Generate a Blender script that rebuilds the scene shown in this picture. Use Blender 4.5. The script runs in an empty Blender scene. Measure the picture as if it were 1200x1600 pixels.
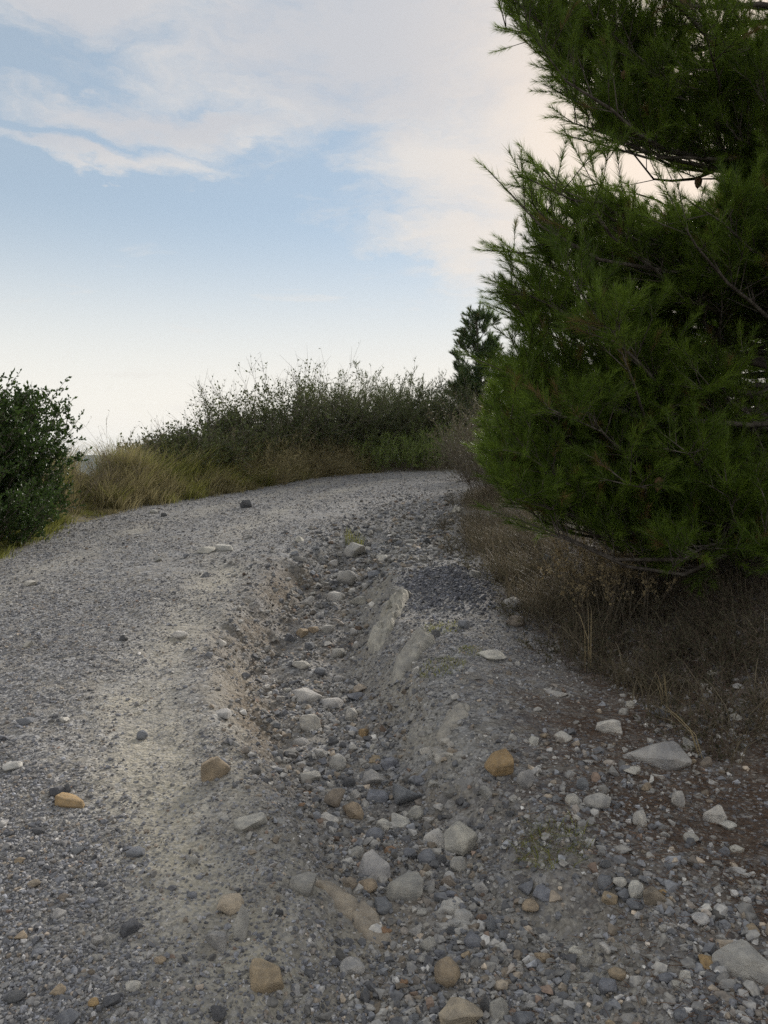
import bpy, bmesh, math, random
import numpy as np
from mathutils import Vector, Matrix

random.seed(11)
RNG = np.random.default_rng(11)
scene = bpy.context.scene
COL = scene.collection

# ------------------------------------------------------------------ camera, sky, sun, exposure
CAM_Z = 1.5
HORIZON = 745.0                      # picture row of the horizon in the 1200 x 1600 photograph
F = 1200.0
PITCH = math.atan((800.0 - HORIZON) / F)
cd = bpy.data.cameras.new("camera")
cam = bpy.data.objects.new("camera", cd)
COL.objects.link(cam)
cam.location = (0, 0, CAM_Z)
cam.rotation_euler = (math.pi / 2 - PITCH, 0, 0)
cd.sensor_fit = 'VERTICAL'
cd.sensor_height = 32.0
cd.lens = 24.0
cd.clip_start = 0.05
cd.clip_end = 30000
scene.camera = cam

SUN_AZ = math.radians(24.0)          # to the right of the view direction (+Y)
SUN_EL = math.radians(23.0)
SUN_DIR = Vector((math.sin(SUN_AZ) * math.cos(SUN_EL), math.cos(SUN_AZ) * math.cos(SUN_EL), math.sin(SUN_EL)))
sl = bpy.data.lights.new("sun", 'SUN')
sl.energy = 2.4
sl.angle = math.radians(13)
sl.color = (1.0, 0.94, 0.86)
sun = bpy.data.objects.new("sun", sl)
COL.objects.link(sun)
sun.location = (6, 20, 12)
sun.rotation_euler = SUN_DIR.to_track_quat('Z', 'Y').to_euler()

scene.view_settings.view_transform = 'Standard'
scene.view_settings.look = 'None'
scene.view_settings.gamma = 1.0
scene.view_settings.use_curve_mapping = False
scene.view_settings.exposure = 0.92
scene.render.engine = 'CYCLES'
scene.cycles.max_bounces = 4
scene.cycles.diffuse_bounces = 2
scene.cycles.glossy_bounces = 2
scene.cycles.transmission_bounces = 2
scene.cycles.volume_bounces = 0
scene.cycles.use_adaptive_sampling = True
scene.cycles.adaptive_threshold = 0.006
scene.cycles.use_denoising = False


class NT:
    """small helper to write node trees"""
    def __init__(self, tree):
        self.t = tree

    def n(self, kind, **kw):
        nd = self.t.nodes.new(kind)
        for k, v in kw.items():
            setattr(nd, k, v)
        return nd

    def put(self, sock, v):
        if hasattr(v, 'is_output') or isinstance(v, bpy.types.NodeSocket):
            self.t.links.new(v, sock)
        else:
            if isinstance(v, (tuple, list)) and len(v) == 3 and getattr(sock, 'type', '') == 'RGBA':
                v = (*v, 1.0)
            sock.default_value = v

    def math(self, op, a, b=None, c=None, clamp=False):
        nd = self.n('ShaderNodeMath', operation=op, use_clamp=clamp)
        self.put(nd.inputs[0], a)
        if b is not None: self.put(nd.inputs[1], b)
        if c is not None: self.put(nd.inputs[2], c)
        return nd.outputs[0]

    def vmath(self, op, a, b=None, scale=None):
        nd = self.n('ShaderNodeVectorMath', operation=op)
        self.put(nd.inputs[0], a)
        if b is not None: self.put(nd.inputs[1], b)
        if scale is not None: self.put(nd.inputs['Scale'], scale)
        return nd.outputs['Value'] if op in ('LENGTH', 'DOT_PRODUCT', 'DISTANCE') else nd.outputs[0]

    def smooth(self, x, lo, hi, a=0.0, b=1.0):
        nd = self.n('ShaderNodeMapRange', interpolation_type='SMOOTHSTEP')
        self.put(nd.inputs[0], x); self.put(nd.inputs[1], lo); self.put(nd.inputs[2], hi)
        self.put(nd.inputs[3], a); self.put(nd.inputs[4], b)
        return nd.outputs[0]

    def mix(self, f, a, b, blend='MIX'):
        nd = self.n('ShaderNodeMix', data_type='RGBA', blend_type=blend)
        self.put(nd.inputs[0], f); self.put(nd.inputs[6], a); self.put(nd.inputs[7], b)
        return nd.outputs[2]

    def noise(self, vec, scale, detail=4, rough=0.55, dist=0.0, out=0):
        nd = self.n('ShaderNodeTexNoise')
        if vec is not None: self.put(nd.inputs['Vector'], vec)
        nd.inputs['Scale'].default_value = scale
        nd.inputs['Detail'].default_value = detail
        nd.inputs['Roughness'].default_value = rough
        nd.inputs['Distortion'].default_value = dist
        return nd.outputs[out]

    def xyz(self, x, y, z):
        nd = self.n('ShaderNodeCombineXYZ')
        for i, v in enumerate((x, y, z)): self.put(nd.inputs[i], v)
        return nd.outputs[0]


def build_world():
    w = bpy.data.worlds.new("World")
    scene.world = w
    w.use_nodes = True
    t = w.node_tree
    t.nodes.clear()
    N = NT(t)
    sky = N.n('ShaderNodeTexSky', sky_type='NISHITA')
    sky.sun_disc = False
    sky.sun_elevation = SUN_EL
    sky.sun_rotation = SUN_AZ
    sky.altitude = 200
    sky.air_density = 1.0
    sky.dust_density = 0.05
    sky.ozone_density = 1.0
    bg = N.n('ShaderNodeBackground')
    t.links.new(sky.outputs[0], bg.inputs[0])
    bg.inputs[1].default_value = 0.056
    # clouds: a thin layer, described by direction (azimuth, elevation)
    tc = N.n('ShaderNodeTexCoord')
    d = tc.outputs['Generated']
    sep = N.n('ShaderNodeSeparateXYZ'); t.links.new(d, sep.inputs[0])
    x, y, z = sep.outputs
    az = N.math('ARCTAN2', x, y)
    el = N.math('ARCSINE', z)
    ae = N.xyz(az, el, 0.0)
    zc = N.math('ADD', N.math('MAXIMUM', z, 0.0), 0.12)
    pl = N.xyz(N.math('DIVIDE', x, zc), N.math('DIVIDE', y, zc), 0.0)
    warp = N.noise(N.vmath('MULTIPLY', ae, (1.0, 2.4, 1.0)), 5.0, 6, 0.6, out=1)
    wv = N.vmath('SCALE', N.vmath('SUBTRACT', warp, (0.5, 0.5, 0.5)), scale=0.13)
    wae = N.vmath('ADD', ae, wv)

    def A(px, py):
        u, v = (px - 600) / F, (HORIZON - py) / F
        return math.atan(u), math.atan(v / math.sqrt(1 + u * u))
    blobs = [  # centre px, radii px
        (600, 70, 460, 170), (980, 110, 420, 190), (300, 205, 280, 30), (860, 290, 300, 110),
        (720, 385, 140, 40), (690, 250, 190, 60), (1150, 380, 420, 170), (120, 10, 260, 60), (170, 248, 170, 16),
    ]
    cover = None
    for bx, by, rx, ry in blobs:
        a, e = A(bx, by)
        v = N.vmath('LENGTH', N.vmath('MULTIPLY', N.vmath('SUBTRACT', wae, (a, e, 0)), (F / rx, F / ry, 0)))
        g = N.math('SUBTRACT', 1.0, v)
        cover = g if cover is None else N.math('MAXIMUM', cover, g)
    fib = N.noise(N.vmath('MULTIPLY', wae, (1.0, 3.6, 1.0)), 6.0, 10, 0.66)
    fine = N.math('MULTIPLY', N.math('SUBTRACT', fib, 0.5), 1.9)
    c1 = N.smooth(N.math('ADD', cover, fine), -0.38, 0.80, 0.0, 0.93)
    # the rest of the sky goes on with the same kind of broken cloud
    far = N.noise(pl, 0.9, 6, 0.6, 0.4)
    away = N.smooth(N.vmath('LENGTH', N.vmath('MULTIPLY', N.vmath('SUBTRACT', ae, (0.0, 0.3, 0)), (1.0, 1.0, 0))), 0.55, 0.9)
    c2 = N.math('MULTIPLY', N.smooth(far, 0.34, 0.58), away)
    # thin wisps low in the sky
    wis = N.noise(N.vmath('MULTIPLY', N.vmath('ADD', ae, N.vmath('SCALE', wv, scale=0.35)), (1.0, 6.0, 1.0)), 5.0, 6, 0.6)
    c3 = N.math('MULTIPLY', N.smooth(wis, 0.52, 0.75, 0.0, 0.55), N.smooth(el, 0.34, 0.22))
    c = N.math('MAXIMUM', N.math('MAXIMUM', N.math('MAXIMUM', c1, c2), c3), 0.10)
    # a thin veil hangs in front of the sun, and the air near the horizon is milky all the way round
    dsun = N.math('ARCCOSINE', N.vmath('DOT_PRODUCT', d, tuple(SUN_DIR)))
    veil = N.smooth(dsun, 0.40, 0.15, 0.0, 0.95)
    milk = N.smooth(el, 0.34, 0.05, 0.0, 0.97)
    # colour: thick cloud is grey-lilac, thin edges and the part near the sun are cream
    near = N.smooth(dsun, 0.44, 0.03)
    dens = N.noise(N.vmath('MULTIPLY', wae, (1.0, 2.0, 1.0)), 4.0, 5, 0.55)
    thick = N.math('MULTIPLY', N.smooth(N.math('ADD', N.math('MULTIPLY', cover, 0.7), N.math('SUBTRACT', dens, 0.5)), -0.1, 0.5), N.smooth(N.math('ADD', N.math('SUBTRACT', el, N.math('MULTIPLY', az, 0.12)), N.math('MULTIPLY', N.math('SUBTRACT', dens, 0.5), 0.10)), 0.385, 0.435))
    colr = N.mix(thick, (0.73, 0.70, 0.67), (0.575, 0.577, 0.60))
    colr = N.mix(near, colr, (0.95, 0.80, 0.66))
    milkc = N.mix(N.smooth(dsun, 0.9, 0.2), (0.95, 0.895, 0.80), (0.96, 0.86, 0.73))
    colr = N.mix(N.math('DIVIDE', milk, N.math('ADD', N.math('ADD', milk, c), 0.001)), colr, milkc)
    c = N.math('SUBTRACT', 1.0, N.math('MULTIPLY', N.math('SUBTRACT', 1.0, c), N.math('MULTIPLY', N.math('SUBTRACT', 1.0, veil), N.math('SUBTRACT', 1.0, milk))))
    bgc = N.n('ShaderNodeBackground')
    t.links.new(colr, bgc.inputs[0])
    bgc.inputs[1].default_value = 0.57
    bgv = N.n('ShaderNodeBackground')          # thin even haze high up
    bgv.inputs[0].default_value = (0.60, 0.73, 0.80, 1)
    bgv.inputs[1].default_value = 0.50
    mv = N.n('ShaderNodeMixShader')
    mv.inputs[0].default_value = 0.42
    t.links.new(bg.outputs[0], mv.inputs[1]); t.links.new(bgv.outputs[0], mv.inputs[2])
    mx = N.n('ShaderNodeMixShader')
    t.links.new(c, mx.inputs[0]); t.links.new(mv.outputs[0], mx.inputs[1]); t.links.new(bgc.outputs[0], mx.inputs[2])
    out = N.n('ShaderNodeOutputWorld')
    t.links.new(mx.outputs[0], out.inputs[0])


build_world()

# ------------------------------------------------------------------ numeric helpers
def _hash(ix, iy, seed):
    h = (ix.astype(np.int64) * 374761393 + iy.astype(np.int64) * 668265263 + seed * 974634763) & 0x7fffffff
    h = ((h ^ (h >> 13)) * 1274126177) & 0x7fffffff
    return ((h ^ (h >> 16)) & 0xffff) / 65535.0


def vnoise(x, y, seed=0):
    ix, iy = np.floor(x), np.floor(y)
    fx, fy = x - ix, y - iy
    fx, fy = fx * fx * (3 - 2 * fx), fy * fy * (3 - 2 * fy)
    a, b = _hash(ix, iy, seed), _hash(ix + 1, iy, seed)
    c, d = _hash(ix, iy + 1, seed), _hash(ix + 1, iy + 1, seed)
    return (a + (b - a) * fx) * (1 - fy) + (c + (d - c) * fx) * fy


def fbm(x, y, seed=0, oct=4, gain=0.5):
    s, a, n = 0.0, 1.0, 0.0
    for o in range(oct):
        s = s + a * (vnoise(x * 2 ** o, y * 2 ** o, seed + o * 17) - 0.5)
        n += a
        a *= gain
    return s / n * 2.0       # about -1 .. 1


def sstep(lo, hi, x):
    t = np.clip((x - lo) / (hi - lo), 0, 1)
    return t * t * (3 - 2 * t)


def seg_dist(x, y, pts):
    best = np.full(x.shape, 1e9)
    for (ax, ay), (bx, by) in zip(pts[:-1], pts[1:]):
        dx, dy = bx - ax, by - ay
        t = np.clip(((x - ax) * dx + (y - ay) * dy) / (dx * dx + dy * dy), 0, 1)
        best = np.minimum(best, np.hypot(x - ax - t * dx, y - ay - t * dy))
    return best


def in_poly(x, y, poly):
    c = np.zeros(x.shape, bool)
    n = len(poly)
    for i in range(n):
        (x0, y0), (x1, y1) = poly[i], poly[(i + 1) % n]
        if y0 == y1: continue
        m = ((y0 > y) != (y1 > y)) & (x < (x1 - x0) * (y - y0) / (y1 - y0) + x0)
        c ^= m
    return c


# ------------------------------------------------------------------ shape of the land
ROAD_L = [(-4.6, -60), (-4.3, -10), (-4.0, 4), (-3.95, 7.8), (-4.3, 10.5), (-4.0, 12.2), (-2.9, 15), (-1.6, 18.6), (0.2, 20.7), (2.6, 22), (7, 23.3), (16, 24.2), (40, 24)]
ROAD_R = [(2.2, -60), (2.0, -10), (1.75, 2), (1.5, 3), (1.2, 4.3), (0.98, 6), (0.95, 8), (1.0, 10), (1.3, 13), (2.3, 16.5), (4.4, 18.6), (9, 19.8), (16, 20.4), (40, 20)]
ROAD_POLY = ROAD_L + ROAD_R[::-1]
GULLY_Y = [0.0, 1.2, 2.05, 2.4, 2.75, 3.28, 4.04, 5.16, 6.4, 7.8, 8.9, 9.9, 11.5, 13]
GULLY_X = [0.30, .27, .24, .20, .09, -.11, -.32, -.53, -.56, -.50, -.27, .41, .9, 1.2]
GULLY_D = [.05, .07, .10, .13, .155, .185, .235, .29, .30, .25, .17, .09, .02, 0]
GULLY_W = [.40, .40, .38, .36, .35, .36, .40, .44, .44, .42, .38, .34, .30, .30]
TRACK = [(-1.6, 7.5), (-1.42, 5.6), (-1.33, 4.0), (-1.03, 3.26), (-.69, 2.58), (-.42, 2.1), (-.2, 1.2)]
TRACK2 = [(-.95, 5.2), (-.85, 4.0), (-.62, 3.1), (-.30, 2.45), (-.05, 1.9)]


def zones(x, y):
    """weights 0..1 that describe what lies on the ground"""
    r = {}
    wx = x + 0.10 * fbm(x * 2.1, y * 2.1, 5, 3)
    wy = y + 0.16 * fbm(x * 1.7, y * 1.7, 6, 3)
    inside = in_poly(x + 0.12 * fbm(x * 1.5, y * 1.5, 7, 3), y + 0.12 * fbm(x * 1.5, y * 1.5, 8, 3), ROAD_POLY)
    gx, gd, gw = np.interp(y, GULLY_Y, GULLY_X), np.interp(y, GULLY_Y, GULLY_D), np.interp(y, GULLY_Y, GULLY_W)
    t = (wx - gx) / gw
    r['inside'] = inside
    r['gt'] = t
    r['gd'] = gd
    live = sstep(0.0, 0.08, gd)
    r['bed'] = (1 - sstep(0.65, 1.0, np.abs(t))) * live
    r['soil'] = np.clip(np.exp(-((t + .95) / 0.50) ** 2) * sstep(2.6, 3.6, y) * (1 - sstep(7.6, 8.6, y)) * (0.75 + 0.6 * fbm(x * 3, y * 3, 3, 3))
                        + 0.55 * np.exp(-((wx - .04) / .28) ** 2 - ((wy - 2.5) / .45) ** 2), 0, 1)
    r['soil'] = np.clip(r['soil'] + 0.8 * np.exp(-((wx - .62) / .16) ** 2 - ((wy - 9.4) / .5) ** 2), 0, 1)
    r['soil'] = np.maximum(r['soil'], .55 * r['bed'] * sstep(-.3, .5, fbm(x * 2.4, y * 2.4, 19, 3)))
    tr = np.exp(-(seg_dist(wx, wy, TRACK) / 0.26) ** 2) * (0.8 + 0.6 * fbm(x * 2.2, y * 2.2, 9, 3))
    tr = np.maximum(tr, 0.6 * np.exp(-(seg_dist(wx, wy, TRACK2) / 0.13) ** 2))
    for pth in ([(-1.6, 7.0), (-2.0, 9.5), (-1.5, 13), (-.3, 17), (2.2, 20.6)], [(-3.2, 3.0), (-3.3, 7.5), (-3.3, 10), (-2.4, 14), (-1.1, 18)]):
        tr = np.maximum(tr, .55 * np.exp(-(seg_dist(wx, wy, pth) / .24) ** 2) * (.7 + .8 * fbm(x * 1.3, y * 1.3, 29, 3)))
    rb = np.exp(-((t - 1.05) / 0.33) ** 2) * sstep(2.9, 3.4, y) * (1 - sstep(9.0, 10.5, y)) * (0.5 + 0.6 * fbm(x * 4, y * 4, 21, 3))
    tr = np.maximum(tr, rb)
    tr = np.maximum(tr, 0.75 * sstep(.1, .6, fbm(x * .6 + 3, y * .45, 13, 4)) * sstep(9.5, 13, y) * np.exp(-((x - 0.6 - .12 * (y - 10)) / 1.2) ** 2))
    tr = np.maximum(tr, 0.55 * np.exp(-((wx - .62) / .24) ** 2 - ((wy - 2.15) / .35) ** 2))
    tr = np.maximum(tr, 0.8 * np.exp(-((wx + .12) / .17) ** 2 - ((wy - 2.25) / .28) ** 2))
    r['dust'] = np.clip(tr, 0, 1)
    r['dark'] = np.clip(np.exp(-(((wx - .50) / .36) ** 2 + ((wy - 6.5) / .70) ** 2) ** 1.3) * (1 + .8 * fbm(x * 5, y * 5, 23, 3)), 0, 1)
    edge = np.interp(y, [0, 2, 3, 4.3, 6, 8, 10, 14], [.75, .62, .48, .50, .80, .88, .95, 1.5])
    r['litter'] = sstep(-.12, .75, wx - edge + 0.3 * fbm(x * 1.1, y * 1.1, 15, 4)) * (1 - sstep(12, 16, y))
    return r


def H(x, y, fine=True):
    x = np.asarray(x, float); y = np.asarray(y, float)
    z = 0.08 * y - 0.09 * np.log1p(np.exp(np.clip((y - 23) / 1.5, -40, 40))) * 1.5
    z = np.where(y > 60, 0.08 * 60 - 0.09 * 37 - 0.01 * (y - 60), z)
    z = np.where(y < -40, -3.2, z)
    inside = in_poly(x, y, ROAD_POLY)
    dl, dr = seg_dist(x, y, ROAD_L), seg_dist(x, y, ROAD_R)
    out_l = (~inside) & (dl < dr)
    out_r = (~inside) & (dl >= dr)
    # left and far side: a low grassy bank, then the hillside drops away
    bank = 0.28 * sstep(0.05, 0.9, dl) + 0.12 * fbm(x * .9, y * .9, 31, 3) * sstep(.1, .8, dl)
    drop = np.where(dl > 2.6, 0.42 * (dl - 2.6), 0)
    drop = 62 * (1 - np.exp(-drop / 62))
    z = np.where(out_l, z + bank - drop, z)
    # right side: a bank that climbs slowly
    up = 0.16 * sstep(0.05, 1.2, dr) + 0.17 * np.minimum(np.maximum(dr - 0.5, 0), 14)
    up = up * sstep(1.5, 6.0, y + 0.4 * dr) + 0.03 * dr * (dr < 12) + 0.36 * (dr >= 12)
    up = up - np.where(dr > 30, 0.25 * np.minimum(dr - 30, 240), 0)
    z = np.where(out_r, z + up + 0.05 * fbm(x, y, 37, 3) * sstep(0, .6, dr), z)
    # gully
    gx, gd, gw = np.interp(y, GULLY_Y, GULLY_X), np.interp(y, GULLY_Y, GULLY_D), np.interp(y, GULLY_Y, GULLY_W)
    near = (np.abs(x) < 12) & (y > -2) & (y < 30)
    if np.any(near):
        wx = x + 0.09 * fbm(x * 2.6, y * 2.6, 41, 3) + .05 * fbm(x * 8, y * 8, 42, 3)
        t = (wx - gx) / gw
        prof = np.where(t < 0, 1 - sstep(0.50, 1.65, -t), 1 - sstep(0.45, 1.60, t))
        z = z - gd * prof * near * (1 + .28 * fbm(x * 3.2, y * 3.2, 43, 3))
        z = z + near * (0.13 * np.exp(-((x - .62) / .38) ** 2 - ((y - 6.6) / 1.1) ** 2)
                        + 0.08 * np.exp(-((x - .48) / .33) ** 2 - ((y - 4.5) / .8) ** 2))
        # wheel ruts and small unevenness
        z = z - near * 0.035 * np.exp(-(seg_dist(x, y, TRACK) / 0.3) ** 2)
        z = z + near * (0.030 * fbm(x * .8, y * .8, 51, 3) + 0.012 * fbm(x * 4, y * 4, 52, 3))
        if fine:
            amp = 0.010 + 0.024 * np.exp(-((np.abs(t) - 1.0) / .3) ** 2) * (gd > 0.06)
            z = z + near * amp * fbm(x * 14, y * 14, 53, 3)
            # eroded runnels on the right wall of the gully
            w = np.exp(-((t - .95) / .35) ** 2) * (gd > .1)
            z = z - near * w * 0.030 * sstep(.25, .8, vnoise(y * 5.5 + x * 2.0, x * 1.2, 61))
    return z


CAMP = np.array([0, 0, CAM_Z])
RIGHT = np.array([1.0, 0, 0])
FWD = np.array([0, math.cos(PITCH), -math.sin(PITCH)])
UP = np.array([0, math.sin(PITCH), math.cos(PITCH)])


def ray(px, py):
    v = FWD + RIGHT * (px - 600) / F + UP * (800 - py) / F
    return v


def at(px, py, d):
    """the point that the photograph shows at (px, py) if it lies d metres ahead"""
    v = ray(px, py)
    return CAMP + v * (d / v[1])


def on_ground(px, py):
    v = ray(px, py)
    ts = np.geomspace(1.0, 40, 1500)
    P = CAMP[None] + v[None] * ts[:, None]
    below = P[:, 2] < H(P[:, 0], P[:, 1])
    i = int(np.argmax(below)) if below.any() else len(ts) - 1
    p = P[i].copy()
    p[2] = float(H(p[0:1], p[1:2])[0])
    return p


# ------------------------------------------------------------------ mesh helpers
def mesh_np(name, V, F3=None, F4=None, attrs=None, smooth=False):
    me = bpy.data.meshes.new(name)
    V = np.asarray(V, np.float32)
    loops, sizes = [], []
    if F4 is not None and len(F4):
        loops.append(np.asarray(F4, np.int32).ravel()); sizes.append(np.full(len(F4), 4, np.int32))
    if F3 is not None and len(F3):
        loops.append(np.asarray(F3, np.int32).ravel()); sizes.append(np.full(len(F3), 3, np.int32))
    loops = np.concatenate(loops); sizes = np.concatenate(sizes)
    me.vertices.add(len(V)); me.vertices.foreach_set('co', V.ravel())
    me.loops.add(len(loops)); me.loops.foreach_set('vertex_index', loops)
    me.polygons.add(len(sizes))
    starts = np.concatenate([[0], np.cumsum(sizes)[:-1]]).astype(np.int32)
    me.polygons.foreach_set('loop_start', starts)
    me.polygons.foreach_set('use_smooth', np.full(len(sizes), smooth, bool))
    me.update(calc_edges=True)
    for k, a in (attrs or {}).items():
        at_ = me.attributes.new(k, 'FLOAT', 'POINT')
        at_.data.foreach_set('value', np.asarray(a, np.float32))
    return me


def obj(name, me, mat=None, parent=None, loc=None):
    o = bpy.data.objects.new(name, me)
    COL.objects.link(o)
    if mat is not None and me is not None and not me.materials: me.materials.append(mat)
    if parent is not None: o.parent = parent
    if loc is not None: o.location = loc
    return o


def tag(o, label=None, cat=None, group=None, kind=None):
    if label: o['label'] = label
    if cat: o['category'] = cat
    if group: o['group'] = group
    if kind: o['kind'] = kind
    return o


def norm(a):
    return a / np.maximum(np.linalg.norm(a, axis=-1, keepdims=True), 1e-9)


def rand_dir(n, rng):
    return norm(rng.normal(size=(n, 3)))


def perp(d, rng):
    return norm(np.cross(d, rand_dir(len(d), rng)))


def blades_tri(B, D, L, W, rng):
    """one long thin triangle for each needle"""
    s = perp(D, rng) * (W[:, None] / 2)
    V = np.stack([B - s, B + s, B + D * L[:, None]], 1).reshape(-1, 3)
    return V, np.arange(len(V)).reshape(-1, 3)


def leaves_quad(B, D, L, W, rng):
    """a pointed leaf, folded a little along its midrib"""
    s = perp(D, rng)
    nrm = norm(np.cross(D, s))
    mid = B + D * (L * .5)[:, None]
    V = np.stack([B, mid + s * (W / 2)[:, None] + nrm * (W * .18)[:, None], B + D * L[:, None], mid - s * (W / 2)[:, None] + nrm * (W * .18)[:, None]], 1).reshape(-1, 3)
    i = np.arange(len(B))[:, None] * 4
    T = np.concatenate([i + np.array([[0, 1, 2]]), i + np.array([[0, 2, 3]])], 0)
    return V, T


def sticks(A, B, ra, rb):
    """three sided tapered twigs between points"""
    d = norm(B - A)
    h = np.where(np.abs(d[:, 2:3]) > .9, np.array([[1.0, 0, 0]]), np.array([[0, 0, 1.0]]))
    u = norm(np.cross(d, h)); v = np.cross(d, u)
    rows = []
    for k in range(3):
        a = 2 * math.pi * k / 3
        rows.append(A + (u * math.cos(a) + v * math.sin(a)) * ra[:, None])
    for k in range(3):
        a = 2 * math.pi * k / 3
        rows.append(B + (u * math.cos(a) + v * math.sin(a)) * rb[:, None])
    V = np.stack(rows, 1).reshape(-1, 3)
    i = np.arange(len(A))[:, None] * 6
    Q = np.concatenate([i + np.array([[k, (k + 1) % 3, 3 + (k + 1) % 3, 3 + k]]) for k in range(3)], 0)
    return V, Q


def tube(pts, rad, sides=7):
    pts = np.asarray(pts, float); n = len(pts)
    tg = norm(np.gradient(pts, axis=0))
    ref = np.array([0.31, 0.95, 0.05])
    u = norm(np.cross(tg, ref[None])); v = np.cross(tg, u)
    ang = np.arange(sides) * 2 * math.pi / sides
    V = (pts[:, None] + (u[:, None] * np.cos(ang)[None, :, None] + v[:, None] * np.sin(ang)[None, :, None]) * np.asarray(rad)[:, None, None]).reshape(-1, 3)
    Q = [[i * sides + k, i * sides + (k + 1) % sides, (i + 1) * sides + (k + 1) % sides, (i + 1) * sides + k] for i in range(n - 1) for k in range(sides)]
    T = [[0, k + 1, k] for k in range(1, sides - 1)] + [[(n - 1) * sides, (n - 1) * sides + k, (n - 1) * sides + k + 1] for k in range(1, sides - 1)]
    return V, Q, T


# ------------------------------------------------------------------ materials
def new_mat(name):
    m = bpy.data.materials.new(name)
    m.use_nodes = True
    t = m.node_tree
    b = t.nodes['Principled BSDF']
    b.inputs['Roughness'].default_value = 0.9
    b.inputs['Specular IOR Level'].default_value = 0.25
    return m, NT(t), b


def attr(N, name, kind='GEOMETRY', out='Fac'):
    nd = N.n('ShaderNodeAttribute', attribute_type=kind, attribute_name=name)
    return nd.outputs[out]


def leaf_mat(name, dark, light, trans=0.35, rough=0.6, inst=False):
    """foliage: colour runs with the stored tint; thin leaves let some light through"""
    m, N, b = new_mat(name)
    t = attr(N, 'tint')
    if inst:
        st = attr(N, 'shoot_tint', 'INSTANCER')
        t = N.math('ADD', t, st, clamp=True)
    col = N.mix(t, dark, light)
    if inst: col = N.mix(N.math('GREATER_THAN', st, 1.5), col, (.19, .115, .05))       # shoots that have died and turned brown
    N.put(b.inputs['Base Color'], col)
    b.inputs['Roughness'].default_value = rough
    tr = N.n('ShaderNodeBsdfTranslucent')
    N.put(tr.inputs[0], N.mix(0.5, col, light))
    mx = N.n('ShaderNodeMixShader')
    mx.inputs[0].default_value = trans
    out = m.node_tree.nodes['Material Output']
    m.node_tree.links.new(b.outputs[0], mx.inputs[1])
    m.node_tree.links.new(tr.outputs[0], mx.inputs[2])
    m.node_tree.links.new(mx.outputs[0], out.inputs[0])
    return m


def plain_mat(name, a, b_, scale=30, rough=.9, bump=0.0):
    m, N, b = new_mat(name)
    tc = N.n('ShaderNodeTexCoord')
    f = N.noise(tc.outputs['Object'], scale, 4)
    N.put(b.inputs['Base Color'], N.mix(N.smooth(f, .3, .7), a, b_))
    b.inputs['Roughness'].default_value = rough
    if bump:
        bp = N.n('ShaderNodeBump'); bp.inputs['Strength'].default_value = bump
        N.put(bp.inputs['Height'], f); N.put(b.inputs['Normal'], bp.outputs[0])
    return m


def rock_mat(name, source, k=1.0):
    """stone: its own colour, with veins, stains and a rough broken face"""
    m, N, b = new_mat(name)
    tc = N.n('ShaderNodeTexCoord')
    oi = N.n('ShaderNodeObjectInfo')
    off = N.vmath('SCALE', N.xyz(1.0, 2.3, 3.1), scale=N.math('MULTIPLY', oi.outputs['Random'], 40.0))
    p = N.vmath('ADD', N.vmath('SCALE', tc.outputs['Object'], scale=k), off)
    base = oi.outputs['Color'] if source == 'object' else attr(N, 'col', 'INSTANCER', 'Color')
    n1 = N.noise(p, 1.3, 5, .6)
    n2 = N.noise(p, 6.0, 6, .65)
    col = N.mix(N.smooth(n1, .30, .72), N.mix(1.0, base, (.68, .68, .70), 'MULTIPLY'), N.mix(1.0, base, (1.18, 1.15, 1.10), 'MULTIPLY'))
    col = N.mix(N.smooth(n2, .48, .75, 0, .35), col, (.30, .25, .19))
    if source == 'object':
        v = N.noise(N.vmath('MULTIPLY', p, (1.0, 1.0, 4.0)), 2.5, 5, .6, 1.2)
        col = N.mix(N.smooth(N.math('ABSOLUTE', N.math('SUBTRACT', v, .5)), .02, .0, 0, .35), col, (.62, .60, .56))
        n3 = N.noise(p, 22.0, 4, .7)
        col = N.mix(N.smooth(n3, .4, .7, 0, .22), col, (.12, .12, .12))
        h = N.math('ADD', N.math('MULTIPLY', n2, .7), N.math('MULTIPLY', n3, .3))
        bp = N.n('ShaderNodeBump'); bp.inputs['Strength'].default_value = 0.55; bp.inputs['Distance'].default_value = 0.05
        N.put(bp.inputs['Height'], h); N.put(b.inputs['Normal'], bp.outputs[0])
    N.put(b.inputs['Base Color'], col)
    b.inputs['Roughness'].default_value = 0.88
    return m


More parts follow.
